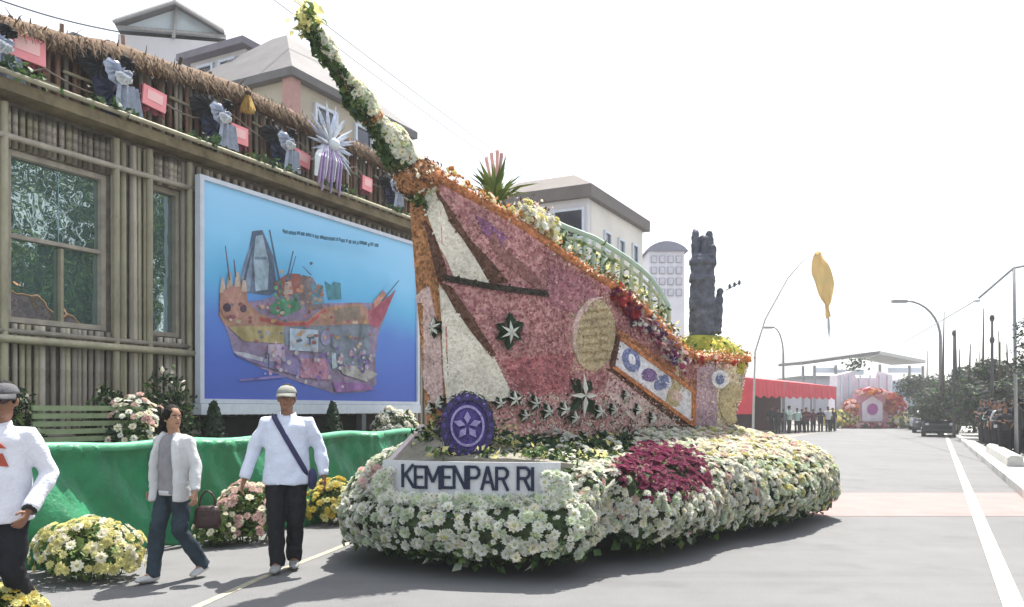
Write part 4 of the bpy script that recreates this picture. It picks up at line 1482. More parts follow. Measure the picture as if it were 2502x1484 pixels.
for k, p in enumerate(loop):
    P = Vector((p.x, p.y, 0))
    q = loop[(k + 1) % NFt] - loop[k - 1]
    nn = Vector((q.y, -q.x, 0)).normalized()
    if nn.dot(P - cen) < 0:
        nn = -nn
    w = .05 * mnoise.noise(Vector((p.x * 1.7, p.y * 1.7, 0)))
    notch = math.exp(-((P.x - .95) ** 2 + (P.y - 7.6) ** 2) / .09)
    lobe = .09 * math.sin(P.x * 2.3 + P.y * 1.3) * (1 if P.x > .9 else .4)
    bulge = .12 + w + lobe - .34 * notch
    FRONT = P.x < .66 and P.y < 7.95
    I = inner(p)
    ring = [(P - nn * (.14 + .2 * notch), .13 + .25 * notch + max(0, .1 * math.sin(P.x * 3.1))), (P + nn * (bulge * .6), .24 + w * 1.5 + lobe * .4 + .12 * notch), (P + nn * bulge, .46), (P + nn * (bulge * .7), (.66 if not FRONT else .58)), (P - nn * .06, (.86 + w if not FRONT else .68)),
            (P.lerp(I, .3), .98 + w * .5), (P.lerp(I, .65), 1.08), (I, 1.2)]
    LV.append([Vector((a.x, a.y, z)) for a, z in ring])
NR = len(LV[0])
V = [p for r_ in LV for p in r_]
F = []
for k in range(NFt):
    for j in range(NR - 1):
        a, b_ = k * NR + j, ((k + 1) % NFt) * NR + j
        F.append((a, b_, b_ + 1, a + 1))
bed_m = mat('moss_and_foam', (0.045, 0.065, 0.03), .95, .4, 10, .8, 40)
bed = mk('flower_bed', V, F, bed_m, float_t)
# sample it
areas, tri = [], []
for f in F:
    for t3 in ((f[0], f[1], f[2]), (f[0], f[2], f[3])):
        a, b_, c = (V[i] for i in t3)
        n = (b_ - a).cross(c - a)
        areas.append(n.length / 2); tri.append((t3, n.normalized()))
areas = np.array(areas); cum = np.cumsum(areas / areas.sum())
def in_poly(u, v, poly):
    c = False
    for i in range(len(poly)):
        a, b_ = poly[i], poly[i - 1]
        if (a[1] > v) != (b_[1] > v) and u < (b_[0] - a[0]) * (v - a[1]) / (b_[1] - a[1]) + a[0]:
            c = not c
    return c
RAMP = [(880, 1215), (930, 1130), (1035, 1040), (1225, 1040), (1240, 1112), (1400, 1125), (1340, 1185)]
LEAFY = [(1225, 1030), (1560, 1030), (1540, 1130), (1420, 1140), (1210, 1120)]
MAROON = oval(1612, 1152, 118, 58, 20, .12)
heads, leaves = [], []
SIGNR = [(930, 1110), (1400, 1110), (1400, 1200), (930, 1200)]
N_S = 21000
for r_ in rng.random(N_S):
    i = int(np.searchsorted(cum, r_))
    t3, n = tri[i]
    a, b_ = random.random(), random.random()
    if a + b_ > 1:
        a, b_ = 1 - a, 1 - b_
    p = V[t3[0]] + (V[t3[1]] - V[t3[0]]) * a + (V[t3[2]] - V[t3[0]]) * b_
    c2 = Vector((cen.x, cen.y, p.z))
    if n.dot(p - c2) < 0 and abs(n.z) < .9:
        n = -n
    if n.z < -.6:
        n = -n
    u, v = pix(p)
    low = p.z < .3
    vis = n.dot(EYEP - p) > -.2
    ramp = in_poly(u, v, RAMP) and p.z > .8 and vis
    leafy = in_poly(u, v, LEAFY) and vis
    # leaves everywhere except the bare ramp
    if leafy or (not ramp and random.random() < .45):
        for _ in range(1 if not low else 1):
            leaves.append((p + n * random.uniform(-.05, .03), n, random.choice([0, 0, 1, 1, 2]) if not leafy else random.choice([1, 1, 1, 0, 3])))
    if ramp and not leafy:
        continue
    if leafy:
        if random.random() < .06:
            heads.append((p, n, 'white'))
        continue
    if 930 < u < 1395 and v < 1216 and p.y < 7.7:
        continue
    dens = .8 if not low else .4
    if p.z < .52 and u < 1420:
        dens = .62
    cl = mnoise.noise(Vector((p.x * 3.1, p.y * 3.1, p.z * 3.1)))
    if random.random() > dens + cl * .5:
        continue
    if in_poly(u + random.gauss(0, 8), v + random.gauss(0, 8), MAROON) and vis:
        k = 'maroon'
    elif u < 1415:
        k = random.choices(['white', 'green', 'cream'], [5, 3.4, .8])[0]
    elif v < 1130 and u > 1690:
        k = random.choices(['cream', 'lemon', 'white', 'pink'], [5, 2, 3, 1])[0]
    elif u > 1850:
        k = random.choices(['cream', 'green', 'white', 'lemon'], [3, 4, 2, 1])[0]
    else:
        k = random.choices(['white', 'cream', 'green', 'pink'], [5, 3, 1.6, .5])[0]
    heads.append((p, n, k))
PET = {'white': petal_white, 'green': petal_green, 'cream': petal_cream, 'lemon': petal_lemon, 'maroon': petal_maroon, 'pink': petal_pink}
CEN = {'white': pollen, 'green': pollen, 'cream': pollen, 'lemon': pollen, 'maroon': pollen_dark, 'pink': pollen}
keys = list(PET)
HM = {k: [flower_mesh('flower', pr, PET[k], CEN[k], 1.0) for pr in MUM] for k in keys}
heads.sort(key=lambda h: (0 if h[1].dot(EYEP - h[0]) > 0 and pix(h[0])[1] < 1400 else 1, (h[0] - EYEP).length))
T, sel, mo = [], [], []
for i, (p, n, k) in enumerate(heads):
    r = .052 * random.choice([random.uniform(.4, .75), random.uniform(.75, 1.35)])
    droop = Vector((0, 0, -.35)) if p.z < .45 else (Vector((0, 0, .15)) if n.z < .4 else Vector((0, -.12, .4)))
    M = xf(p + n * random.uniform(.02, .075), n + rand_dir(0) * .55 + droop, random.random() * 6.28, (r, r, r * random.uniform(.8, 1.5)))
    if i < 299:
        inst('flower_head', random.choice(HM[k]), M, bed)
    else:
        T.append(M); sel.append(random.randrange(6)); mo.append(2 * keys.index(k))
mm = []
for k in keys:
    mm += [PET[k], CEN[k]]
scatter('more_flower_heads', MUM, T, sel, mm, bed, moff=mo)
T, sel, mo = [], [], []
for (p, n, k) in leaves:
    T.append(xf(p, n + rand_dir(0) * .9, random.random() * 6.28, random.uniform(.05, .12)))
    sel.append(random.randrange(3)); mo.append(k)
scatter('bed_leaves', LEAF, T, sel, [green_leaf, dark_leaf, light_leaf, petal_lemon], bed, moff=mo)
print('flower heads', len(heads), 'leaves', len(leaves))
# fringe of hanging stems under the edge
T, sel, mo = [], [], []
for i in range(1500):
    k = random.randrange(NFt)
    p = LV[k][0].lerp(LV[(k + 1) % NFt][0], random.random())
    T.append(xf(p + Vector((random.gauss(0, .05), random.gauss(0, .05), random.uniform(-.02, .14))), rand_dir(-.2), random.random() * 6, random.uniform(.06, .15)))
    sel.append(random.randrange(3)); mo.append(random.choice([0, 1, 1, 2]))
scatter('skirt_leaves', LEAF, T, sel, [green_leaf, dark_leaf, petal_green], bed, moff=mo)

# bare ramp board with its raised left edge, in front of the stem
m_ramp = mat('grey_green_board', (0.21, 0.20, 0.165), .9, .2, 5, .5, 30)
rp_ = [at(905, 1180, 7.95), at(960, 1128, 7.65), at(1090, 1122, 7.45), at(1240, 1120, 7.35), at(1400, 1134, 7.3), at(1260, 1105, 7.7), at(1200, 1040, 8.5), at(1030, 1042, 8.65)]
MB().prism([tuple(p) for p in rp_], (0, 0, -.04)).build('ramp_board', m_ramp, float_t)
MB().tube([at(880, 1215, 7.95), at(910, 1172, 8.0), at(960, 1120, 8.2), at(1032, 1042, 8.62)], [(.03, .05)] * 4, 6).build('ramp_edge', mat('pale_mauve_edge', (.5, .44, .44), .8, .15), float_t)
# sign board
m_sign = mat('pale_grey_sign', (0.52, 0.53, 0.55), .8, .1, 5, .3, 40)
sgA, sgB = at(935, 1132, 7.55), at(1368, 1132, 7.14)
sd_ = (sgB - sgA); sd_.z = 0
Ls = sd_.length
sx = sd_.normalized()
sn = Vector((sx.y, -sx.x, 0))
zt, zb = EYE - 128 / 2000 * 7.3, EYE - 218 / 2000 * 7.3
# a gently bowed board with the text standing on it
def sg(f, z, o=0):
    x = f * Ls
    bow = .10 * (1 - (2 * f - 1) ** 2)
    p = Vector((sgA.x, sgA.y, 0)) + sx * x + sn * (bow + o)
    return Vector((p.x, p.y, z))
V, F = [], []
n = 24
for i in range(n + 1):
    for o in (0, -.03):
        V += [sg(i / n, zb, o), sg(i / n, zt, o)]
for i in range(n):
    a = i * 4
    F += [(a, a + 4, a + 5, a + 1), (a + 2, a + 3, a + 7, a + 6), (a + 1, a + 5, a + 7, a + 3), (a, a + 2, a + 6, a + 4)]
F += [(0, 1, 3, 2), (n * 4, n * 4 + 2, n * 4 + 3, n * 4 + 1)]
sign = mk('sign_board', V, F, m_sign, float_t)
GLY = {'K': (.8, [((0, 0), (0, 1)), ((.04, .45), (.68, 1)), ((.2, .58), (.72, 0))]), 'E': (.68, [((0, 0), (0, 1)), ((0, .94), (.58, .94)), ((0, .5), (.48, .5)), ((0, .06), (.58, .06))]),
       'M': (1.0, [((0, 0), (0, 1)), ((.84, 0), (.84, 1)), ((.03, .97), (.42, .3)), ((.42, .3), (.81, .97))]), 'N': (.84, [((0, 0), (0, 1)), ((.68, 0), (.68, 1)), ((.03, .97), (.65, .03))]),
       'P': (.74, [((0, 0), (0, 1)), ((0, .94), (.46, .94)), ((.46, .94), (.6, .8)), ((.6, .84), (.6, .6)), ((.6, .62), (.46, .48)), ((0, .48), (.46, .48))]),
       'A': (.84, [((0, 0), (.34, 1)), ((.34, 1), (.68, 0)), ((.14, .34), (.54, .34))]),
       'R': (.78, [((0, 0), (0, 1)), ((0, .94), (.46, .94)), ((.46, .94), (.6, .8)), ((.6, .84), (.6, .62)), ((.6, .64), (.46, .5)), ((0, .5), (.46, .5)), ((.34, .5), (.64, 0))]),
       'I': (.24, [((0, 0), (0, 1))]), ' ': (.4, [])}
word = 'KEMENPAR RI'
tot = sum(GLY[ch_][0] for ch_ in word)
fa, fb = (992 - 935) / 433, (1318 - 935) / 433
lz0, lz1 = zt - .245, zt - .035
m_let = mat('navy_letter_paint', (.012, .02, .045), .6, .2)
cx_ = 0.0
un = (fb - fa) * Ls / tot
for ch_ in word:
    w_, strokes = GLY[ch_]
    b = MB()
    jz = random.uniform(-.006, .006)
    for q, (p0, p1) in enumerate(strokes):
        P0 = Vector(((cx_ + p0[0]) * un, lz0 + jz + (lz1 - lz0) * p0[1]))
        P1 = Vector(((cx_ + p1[0]) * un, lz0 + jz + (lz1 - lz0) * p1[1]))
        d = (P1 - P0).normalized()
        nn = Vector((-d.y, d.x)) * .0125
        off = .004 + .0012 * q
        b.prism([tuple(sg(fa + c_.x / Ls, c_.y, off)) for c_ in (P0 - nn, P1 - nn, P1 + nn, P0 + nn)], sn * .012)
    cx_ += w_
    if strokes:
        b.build('letter', m_let, sign)
# blooms spilling over the lower edge of the board
T, sel, mo = [], [], []
for i in range(330):
    f = random.random() if i < 170 else random.choice([random.uniform(.93, 1.05), random.uniform(-.03, .07)])
    p = sg(f, zb + (random.uniform(-.06, .03) if i < 170 else random.uniform(-.03, .24)), random.uniform(.015, .07))
    T.append(xf(p, sn + rand_dir(.3) * .7, random.random() * 6, .048 * random.uniform(.7, 1.2)))
    sel.append(random.randrange(3)); mo.append(random.choice([0, 0, 2]))
scatter('sign_blooms', MUM, T, sel, [petal_white, pollen, petal_green, pollen], bed, moff=mo)
# round violet emblem leaning on the ramp
ec = at(1141, 1042, 7.62)
ER = 71 / 2000 * 7.62
en = (EYEP - ec); en.z = 0
en = (en.normalized() + Vector((.12, 0, .12))).normalized()
ex = Vector((0, 0, 1)).cross(en).normalized()
ey = en.cross(ex)
def ring(r0, r1, o0, o1, m, name, parent, n=40, asp=1.12):
    V, F = [], []
    for k in range(n):
        a = 2 * math.pi * k / n
        d = ex * (math.cos(a) * .92) + ey * (math.sin(a) * asp)
        V += [ec + d * r0 + en * o0, ec + d * r0 + en * o1, ec + d * r1 + en * o1, ec + d * r1 + en * o0]
    for k in range(n):
        a, b_ = 4 * k, 4 * ((k + 1) % n)
        for j in range(4):
            F.append((a + j, a + (j + 1) % 4, b_ + (j + 1) % 4, b_ + j))
    return mk(name, V, F, m, parent)
m_vio = mat('violet_foam', (0.075, 0.055, 0.20), .85, .3, 40, .7, 70, vor=True)
m_vio2 = mat('pale_violet_foam', (0.27, 0.235, 0.42), .85, .2, 40, .6, 70, vor=True)
m_vio3 = mat('dark_violet_foam', (0.04, 0.035, 0.085), .85, .3, 40, .7, 70, vor=True)
emb = ring(.001, ER * .99, -.03, .02, m_vio, 'emblem', float_t)
ring(ER * .78, ER * 1.0, .02, .06, m_vio3, 'garland_ring', emb)
ring(ER * .56, ER * .64, .02, .045, m_vio2, 'inner_ring', emb)
b = MB()
for k in range(5):
    a = math.pi / 2 + 2 * math.pi * k / 5
    d = ex * math.cos(a) + ey * math.sin(a)
    w = ex * -math.sin(a) + ey * math.cos(a)
    c = ec + en * .022
    b.prism([tuple(c + d * ER * .08), tuple(c + d * ER * .28 + w * ER * .12), tuple(c + d * ER * .5), tuple(c + d * ER * .28 - w * ER * .12)], en * .03)
b.build('emblem_petals', m_vio2, emb)
for k in range(16):
    a = 2 * math.pi * k / 16
    d = ex * (math.cos(a) * .92) + ey * (math.sin(a) * 1.12)
    MB().ell(ec + d * ER * .89 + en * .05, (.026, .026, .026), 7, 5).build('garland_bead', m_vio, emb)
MB().tube([ec - en * .06 - ey * ER * 1.15, ec - en * .06 + ey * ER * .2], .02, 6).build('stay', bamboo, emb)
T, sel, mo = [], [], []
for i in range(240):
    a = random.random() * 6.283
    d = ex * (math.cos(a) * .92) + ey * (math.sin(a) * 1.12)
    T.append(xf(ec + d * ER * random.uniform(.98, 1.08) - en * .01, d + en * .5 + rand_dir(0) * .5, random.random() * 6, random.uniform(.03, .06)))
    sel.append(random.randrange(3)); mo.append(random.randrange(2))
scatter('emblem_leaves', LEAF, T, sel, [dark_leaf, m_vio3], emb, moff=mo)
# hidden chassis: dark frame and wheels under the skirt
ch = MB()
ch.obox(bp(2.6, .2, .52), BA * 2.7, BB * 1.0, (0, 0, .1))
ch.build('chassis', dark_void, float_t)
for t in (.9, 4.3):
    for w in (-.6, 1.1):
        c = bp(t, w, .3)
        wb = MB().tube([c - BB * .1, c + BB * .1], .3, 18).build('wheel', mat('tyre_rubber', (.02, .02, .02), .9), float_t)
        MB().tube([c + BB * .1, c + BB * .12], .15, 12).build('rim', steel, wb)
# pink bow on the left corner of the ramp
T, sel, mo = [], [], []
for i in range(40):
    T.append(xf(at(905, 1165, 7.95) + Vector((random.gauss(0, .05), random.gauss(0, .05), random.gauss(0, .06))), rand_dir(.4), random.random() * 6, .045))
    sel.append(random.randrange(3)); mo.append(random.choice([0, 0, 2]))
scatter('pink_corner_blooms', MUM, T, sel, [petal_pink, petal_pink, petal_white, pollen], float_t, moff=mo)
# little clay pot at the far right corner
pc = at(2005, 1215, 11.2)
MB().tube([Vector((pc.x, pc.y, .12)), Vector((pc.x, pc.y, .3)), Vector((pc.x, pc.y, .5))], [.1, .17, .15], 12).build('corner_pot', mat('brown_pot', (.12, .06, .035), .8, .3), float_t, smooth=True)

# yellow and green mound at the stern, carved stone tower on it
t_st = 4.75
mc = bp(TEND - .42, .35, 0)
mound = MB()
pm0 = sheer(TEND) - .05
c = Vector((mc.x, mc.y, pm0))
mound.ell(c, (.62, .5, .42), 20, 10)
m_mo = mat('yellow_green_moss', (0.28, 0.30, 0.05), .9, .35, 4, .8, 40, col2=(.36, .33, .05))
md_ = mound.build('stern_mound', m_mo, float_t, smooth=True)
T, sel, mo = [], [], []
for i in range(900):
    d = rand_dir(.3)
    if d.z < -.1:
        continue
    T.append(xf(c + Vector((d.x * .62, d.y * .5, d.z * .42)) * random.uniform(.95, 1.08), d + rand_dir(0) * .5, random.random() * 6, random.uniform(.03, .07)))
    sel.append(random.randrange(3)); mo.append(random.choice([0, 0, 1, 2, 3]))
scatter('mound_leaves', LEAF, T, sel, [m_mo, petal_yellow, green_leaf, light_leaf], md_, moff=mo)
# spiky plant on the fore deck
pl = bp(1.35, .25, sheer(1.35) - .12)
pp = at(1212, 500, pl.y)
pale_frond = mat('pale_frond', (.27, .34, .12), .55, .3, 3)
pl_t = thing('spiky_plant', 'pale green spiky plant with pink tips on the fore deck of the flower boat', 'plant', pp)
b = MB()
for k in range(64):
    a = random.random() * 6.283
    l = random.uniform(.34, .6)
    tilt = random.uniform(.1, 1.25)
    d = Vector((math.cos(a) * math.sin(tilt), math.sin(a) * math.sin(tilt), math.cos(tilt)))
    w = Vector((-math.sin(a), math.cos(a), 0)) * .02
    m_ = pp + d * l * .55 + Vector((0, 0, .03))
    e = pp + d * l + Vector((0, 0, -.12 * tilt * l))
    bl = MB().add([pp - w, pp + w, m_ + w * 1.5, m_ - w * 1.5, e, m_ + Vector((0, 0, -.012))], [(0, 1, 2, 3), (3, 2, 4), (0, 5, 1), (1, 5, 2), (2, 5, 4), (4, 5, 3), (3, 5, 0)])
    bl.build('leaf', random.choice([pale_frond, pale_frond, light_leaf]), pl_t)
for k in range(5):
    b = MB().tube([pp, pp + Vector((random.uniform(-.12, .12), random.uniform(-.1, .1), random.uniform(.5, .62)))], [.012, .02], 6)
    b.build('flower_spike', petal_pink, pl_t)
T, sel, mo = [], [], []
for i in range(260):
    T.append(xf(at(1265 + random.gauss(0, 34), 515 + random.gauss(0, 14), pp.y + random.gauss(0, .12)), rand_dir(.5), random.random() * 6, random.uniform(.03, .065)))
    sel.append(random.randrange(3)); mo.append(random.randrange(4))
scatter('deck_blooms', LEAF, T, sel, [petal_pink, light_leaf, m_brown, petal_cream], float_t, moff=mo)

T, sel, mo = [], [], []
for (u, v, du, dv, D, n) in ((1052, 1062, 22, 20, 8.2, 150), (1225, 1075, 26, 22, 7.9, 190), (1330, 1112, 50, 8, 7.5, 150), (1090, 1108, 26, 5, 7.55, 60), (1190, 1110, 26, 5, 7.5, 60)):
    for i in range(n):
        T.append(xf(at(u + random.gauss(0, du), v + random.gauss(0, dv), D + random.gauss(0, .08)), rand_dir(.4), random.random() * 6, random.uniform(.04, .09)))
        sel.append(random.randrange(3)); mo.append(random.choice([0, 0, 1, 2, 3]))
scatter('ramp_leaves', LEAF, T, sel, [dark_leaf, green_leaf, light_leaf, petal_lemon], bed, moff=mo)

# ================================================================== REMESHED BODIES (stone, people)
def remesh(b, voxel, smooth=4, disp=0.0, dscale=.12, factor=.5):
    """one continuous surface from overlapping closed solids"""
    me = bpy.data.meshes.new('raw')
    me.from_pydata([tuple(v) for v in b.v], [], b.f)
    o = bpy.data.objects.new('raw', me)
    COL.objects.link(o)
    bmn = bmesh.new(); bmn.from_mesh(me)
    bmesh.ops.recalc_face_normals(bmn, faces=bmn.faces)
    bmn.to_mesh(me); bmn.free()
    md = o.modifiers.new('r', 'REMESH')
    md.mode = 'VOXEL'; md.voxel_size = voxel; md.use_smooth_shade = True
    if smooth:
        sm = o.modifiers.new('s', 'SMOOTH'); sm.factor = factor; sm.iterations = smooth
    if disp:
        tx = bpy.data.textures.get('folds%g' % dscale) or bpy.data.textures.new('folds%g' % dscale, 'CLOUDS')
        tx.noise_scale = dscale
        dm = o.modifiers.new('d', 'DISPLACE'); dm.texture = tx; dm.strength = disp; dm.mid_level = .5
        s2 = o.modifiers.new('s2', 'SMOOTH'); s2.factor = .5; s2.iterations = 1
    bpy.context.view_layer.update()
    out = bpy.data.meshes.new_from_object(o.evaluated_get(bpy.context.evaluated_depsgraph_get()))
    bpy.data.objects.remove(o)
    bpy.data.meshes.remove(me)
    return out

stone = mat('dark_grey_carved_stone', (0.115, 0.12, 0.15), .85, .45, 7, .8, 25, .3)
sb = at(1716, 815, c.y + .05)
st_t = thing('stone_tower', 'dark grey carved stone tower with knobbly crown standing on the yellow green stern mound', 'stone carving', sb)
k_ = sb.y / 2000
b = MB()
b.tube([(0, 0, -.06), (0, 0, .3), (0, 0, .75), (0, 0, .98), (0, 0, 1.12)], [.19, .185, .17, .165, .15], 14)
for (x, y, h, r) in ((-.1, .02, 1.47, .058), (.03, -.05, 1.36, .055), (.11, .03, 1.45, .06), (.02, .1, 1.40, .055), (.14, -.05, 1.24, .055)):
    b.tube([(x * .9, y, .95), (x, y, h - .08), (x, y, h)], [r * 1.1, r, r * .7], 9)
    b.ell((x, y, h - .02), (r * .95, r * .95, .06), 9, 6)
for z in (.42, .78, 1.02):
    b.tube([(0, 0, z - .035), (0, 0, z + .035)], .192, 14)
b.tube([(.2, 0, 0), (.23, .02, .3), (.25, .02, .5), (.26, .02, .58)], [.08, .07, .06, .04], 9)
b.ell((.26, .0, .6), (.05, .05, .05), 9, 6)
me = remesh(b, .016, 2, .045, .06)
me.materials.append(stone)
link('carved_body', me, st_t)
b = MB().tube([sb + Vector((.34, 0, .62)), sb + Vector((.52, .03, .72))], .008, 5)
for x in (.4, .47, .54):
    b.ell(sb + Vector((x, .02, .68 + (x - .4) * .4)), (.022, .022, .04), 7, 5)
b.build('bead_twig', stone, st_t)

skin = mat('brown_skin', (0.23, 0.115, 0.07), .55, .12, 5, .1, 60, .35)
skin_tan = mat('tan_skin', (0.34, 0.19, 0.12), .55, .1, 5, .1, 60, .35)
hair_m = mat('black_hair', (0.010, 0.008, 0.008), .6, .4, 30, .8, 90, .12)
lip = mat('lips', (0.2, 0.07, 0.06), .5, .1)
eye_m = mat('dark_eye', (0.015, 0.012, 0.01), .25, .1, spec=.5)
eyew = mat('eye_white', (0.5, 0.48, 0.45), .4, .05)

def person(name, label, loc, heading, H, P, W, group=None, voxel=.006, cloth_voxel=.014, detail=True):
    """P: joints for a 1.70 m figure facing +Y, x to its right hand side; W: what is worn"""
    t = thing(name, label, 'person', loc, group)
    t.rotation_euler = (0, 0, heading)
    k = H / 1.70
    def J(p):
        return Vector(p) * k
    def add(nm, me, m, parent=t, sm=True):
        me.materials.clear()
        me.materials.append(m)
        if sm:
            me.polygons.foreach_set('use_smooth', np.ones(len(me.polygons), dtype=bool))
        o = bpy.data.objects.new(nm, me)
        COL.objects.link(o)
        o.parent = parent
        return o
    def addb(nm, b, m, parent=t, sm=True):
        me = bpy.data.meshes.new(nm)
        me.from_pydata([tuple(v) for v in b.v], [], b.f)
        return add(nm, me, m, parent, sm)
    hx, hy = P.get('head', (0, .03))
    turn = P.get('turn', 0.0)
    girth = W.get('girth', 1.0)
    hc = Vector((hx, hy, 1.582))
    rot = Matrix.Rotation(turn, 3, 'Z') @ Matrix.Rotation(P.get('nod', 0.0), 3, 'X')
    def HP(p):
        return J(hc + rot @ Vector(p))
    b = MB()
    # head
    b.ell(HP((0, -.008, .02)), (.078 * k, .097 * k, .102 * k), 16, 12, rot=rot)
    b.ell(HP((0, .018, -.04)), (.06 * k, .073 * k, .078 * k), 14, 10, rot=rot)
    b.tube([HP((0, .075, .012)), HP((0, .098, -.022))], [.010 * k, .016 * k], 8)
    b.ell(HP((0, .066, -.088)), (.024 * k, .02 * k, .018 * k), 8, 6, rot=rot)
    for s in (-1, 1):
        b.ell(HP((s * .076, -.008, -.008)), (.012 * k, .02 * k, .032 * k), 8, 6, rot=rot)
    b.tube([J((0, -.005, 1.36)), J((hx * .5, hy * .5, 1.46)), HP((0, -.012, -.06))], [.062 * k, .054 * k, .056 * k], 12)
    # trunk
    lean = P.get('lean', 0.0)
    tr = [(.86, .155, .105), (.95, .16, .11), (1.05, .142, .10), (1.2, .155, .108), (1.32, .165, .102), (1.385, .12, .075), (1.42, .06, .055)]
    b.tube([J((0, lean * (z - .9), z)) for z, _, _ in tr], [(rx * k * girth, ry * k * girth) for _, rx, ry in tr], 18, sq=(1, 0, 0))
    arms, legs = [], []
    for s, key in ((1, 'R'), (-1, 'L')):
        sh = Vector((s * .178, lean * .45, 1.365))
        el, wr = Vector(P['el' + key]), Vector(P['wr' + key])
        arms.append((sh, el, wr))
        b.tube([J(sh + Vector((-s * .05, 0, .0))), J(sh), J(sh.lerp(el, .5)), J(el), J(el.lerp(wr, .35)), J(wr)], [.05 * k, .055 * k, .045 * k, .037 * k, .037 * k, .026 * k], 10)
        d = (wr - el).normalized()
        fd = Vector(P.get('fd' + key, d)).normalized()
        pn = Vector(P.get('pn' + key, (-s, 0, 0)))
        pn = (pn - fd * pn.dot(fd)).normalized()
        sd2 = fd.cross(pn) * s
        if P.get('thumb_fwd', True) and sd2.y < 0:
            sd2 = -sd2
        b.tube([J(wr), J(wr + fd * .04), J(wr + fd * .085)], [(.022 * k, .018 * k), (.016 * k, .036 * k), (.014 * k, .038 * k)], 10, sq=pn)
        curl = P.get('curl', .5)
        for q in range(4):
            off = sd2 * (.030 - .020 * q)
            L = (.068, .078, .074, .058)[q]
            p0 = wr + fd * .078 + off
            p1 = p0 + (fd * math.cos(curl * .5) + pn * math.sin(curl * .5)) * L * .5 + off * .14
            p2 = p1 + (fd * math.cos(curl * 1.5) + pn * math.sin(curl * 1.5)) * L * .5
            b.tube([J(p0), J(p1), J(p2)], [.0092 * k, .0085 * k, .0068 * k], 7)
        q0 = wr + fd * .03 + sd2 * .024
        q1 = q0 + (fd * .55 + sd2 * .7 + pn * .3).normalized() * .042
        b.tube([J(q0), J(q1), J(q1 + (fd * .85 + sd2 * .2 + pn * .3).normalized() * .032)], [.012 * k, .0105 * k, .008 * k], 7)
        hp = Vector((s * .092, 0, .90))
        kn_, an = Vector(P['kn' + key]), Vector(P['an' + key])
        toe = Vector(P['toe' + key])
        legs.append((hp, kn_, an, toe))
        b.tube([J(hp + Vector((0, 0, .03))), J(hp.lerp(kn_, .4)), J(kn_), J(kn_.lerp(an, .35)), J(an)], [.088 * k, .076 * k, .054 * k, .052 * k, .036 * k], 12)
        b.tube([J(an), J(an.lerp(toe, .5)), J(toe)], [.036 * k, .032 * k, .022 * k], 9)
    body = add('body', remesh(b, voxel * k, 3), W.get('skin', skin))
    # shirt
    if 'shirt' in W:
        hem = W.get('hem', .82)
        b = MB()
        gr = girth
        zs = [hem, hem + .06, 1.02, 1.2, 1.33, 1.40, 1.428]
        rr = [(.205, .15), (.20, .148), (.185, .14), (.19, .138), (.19, .13), (.14, .095), (.078, .068)]
        b.tube([J((0, lean * (z - .9) + .004, z)) for z in zs], [(a * k * gr, c_ * k * gr) for a, c_ in rr], 20, sq=(1, 0, 0))
        sl = W.get('sleeve', .95)
        for (sh, el, wr) in (arms if 'cardigan' not in W else []):
            e2 = el.lerp(wr, sl)
            b.tube([J(sh + Vector((-.07 if sh.x > 0 else .07, 0, .005))), J(sh + Vector((0, 0, -.005))), J(sh.lerp(el, .5)), J(el), J(el.lerp(wr, sl * .5)), J(e2)], [.055 * k, .066 * k * gr ** .5, .066 * k * gr ** .5, .062 * k, .056 * k, .047 * k], 12)
        sh_o = add('shirt', remesh(b, cloth_voxel * k * .85, 3, W.get('fold', .03), .14), W['shirt'])
        if detail and 'cardigan' not in W:
            cb = MB()
            n = 16
            for j in range(n):                     # collar band
                a0, a1 = 2 * math.pi * j / n, 2 * math.pi * (j + 1) / n
                def cp(a, z, r):
                    return J((math.cos(a) * .075 * r, lean * .5 + .002 + math.sin(a) * .068 * r, z - .022 * max(0, math.sin(a))))
                if math.sin((a0 + a1) / 2) > .86:
                    continue
                vs = [cp(a0, 1.425, 1.15), cp(a1, 1.425, 1.15), cp(a1, 1.452, 1.06), cp(a0, 1.452, 1.06), cp(a0, 1.41, 1.0), cp(a1, 1.41, 1.0), cp(a1, 1.452, .94), cp(a0, 1.452, .94)]
                cb.add(vs, [(0, 1, 2, 3), (5, 4, 7, 6), (3, 2, 6, 7)])
            addb('collar', cb, W['shirt'], sh_o)
            for i_, (sh, el, wr) in enumerate(arms if 'cardigan' not in W else []):
                e2 = el.lerp(wr, sl)
                d = (wr - el).normalized()
                cu_ = MB().tube([J(e2 - d * .035), J(e2 + d * .012)], [.049 * k, .047 * k], 12)
                addb('cuff', cu_, W.get('cuff', W['shirt']), sh_o)
            if 'buttons' in W:
                for z in (1.36, 1.26, 1.16, 1.06, .96):
                    bt = MB().ell(J((0, lean * (z - .9) + .138 * gr, z)), (.008 * k, .006 * k, .008 * k), 6, 4)
                    addb('button', bt, W['buttons'], sh_o)
    if 'pants' in W:
        b = MB()
        b.tube([J((0, lean * .06, .84)), J((0, lean * .08, .92)), J((0, lean * .1, 1.03))], [(.178 * k * min(1, girth), .125 * k), (.183 * k * min(1, girth), .128 * k * min(1, girth)), (.165 * k * min(1, girth), .118 * k * min(1, girth))], 18, sq=(1, 0, 0))
        wd = W.get('legw', 1.0)
        for (hp, kn_, an, toe) in legs:
            b.tube([J(hp + Vector((0, 0, .04))), J(hp.lerp(kn_, .35)), J(kn_), J(kn_.lerp(an, .5)), J(an + (an - kn_).normalized() * .03)], [.105 * k * min(1, girth ** .5), .098 * k * min(1, girth ** .5), .078 * k * wd, .074 * k * wd, .068 * k * wd], 12)
        add('trousers', remesh(b, cloth_voxel * k * .85, 3, .036, .1), W['pants'])
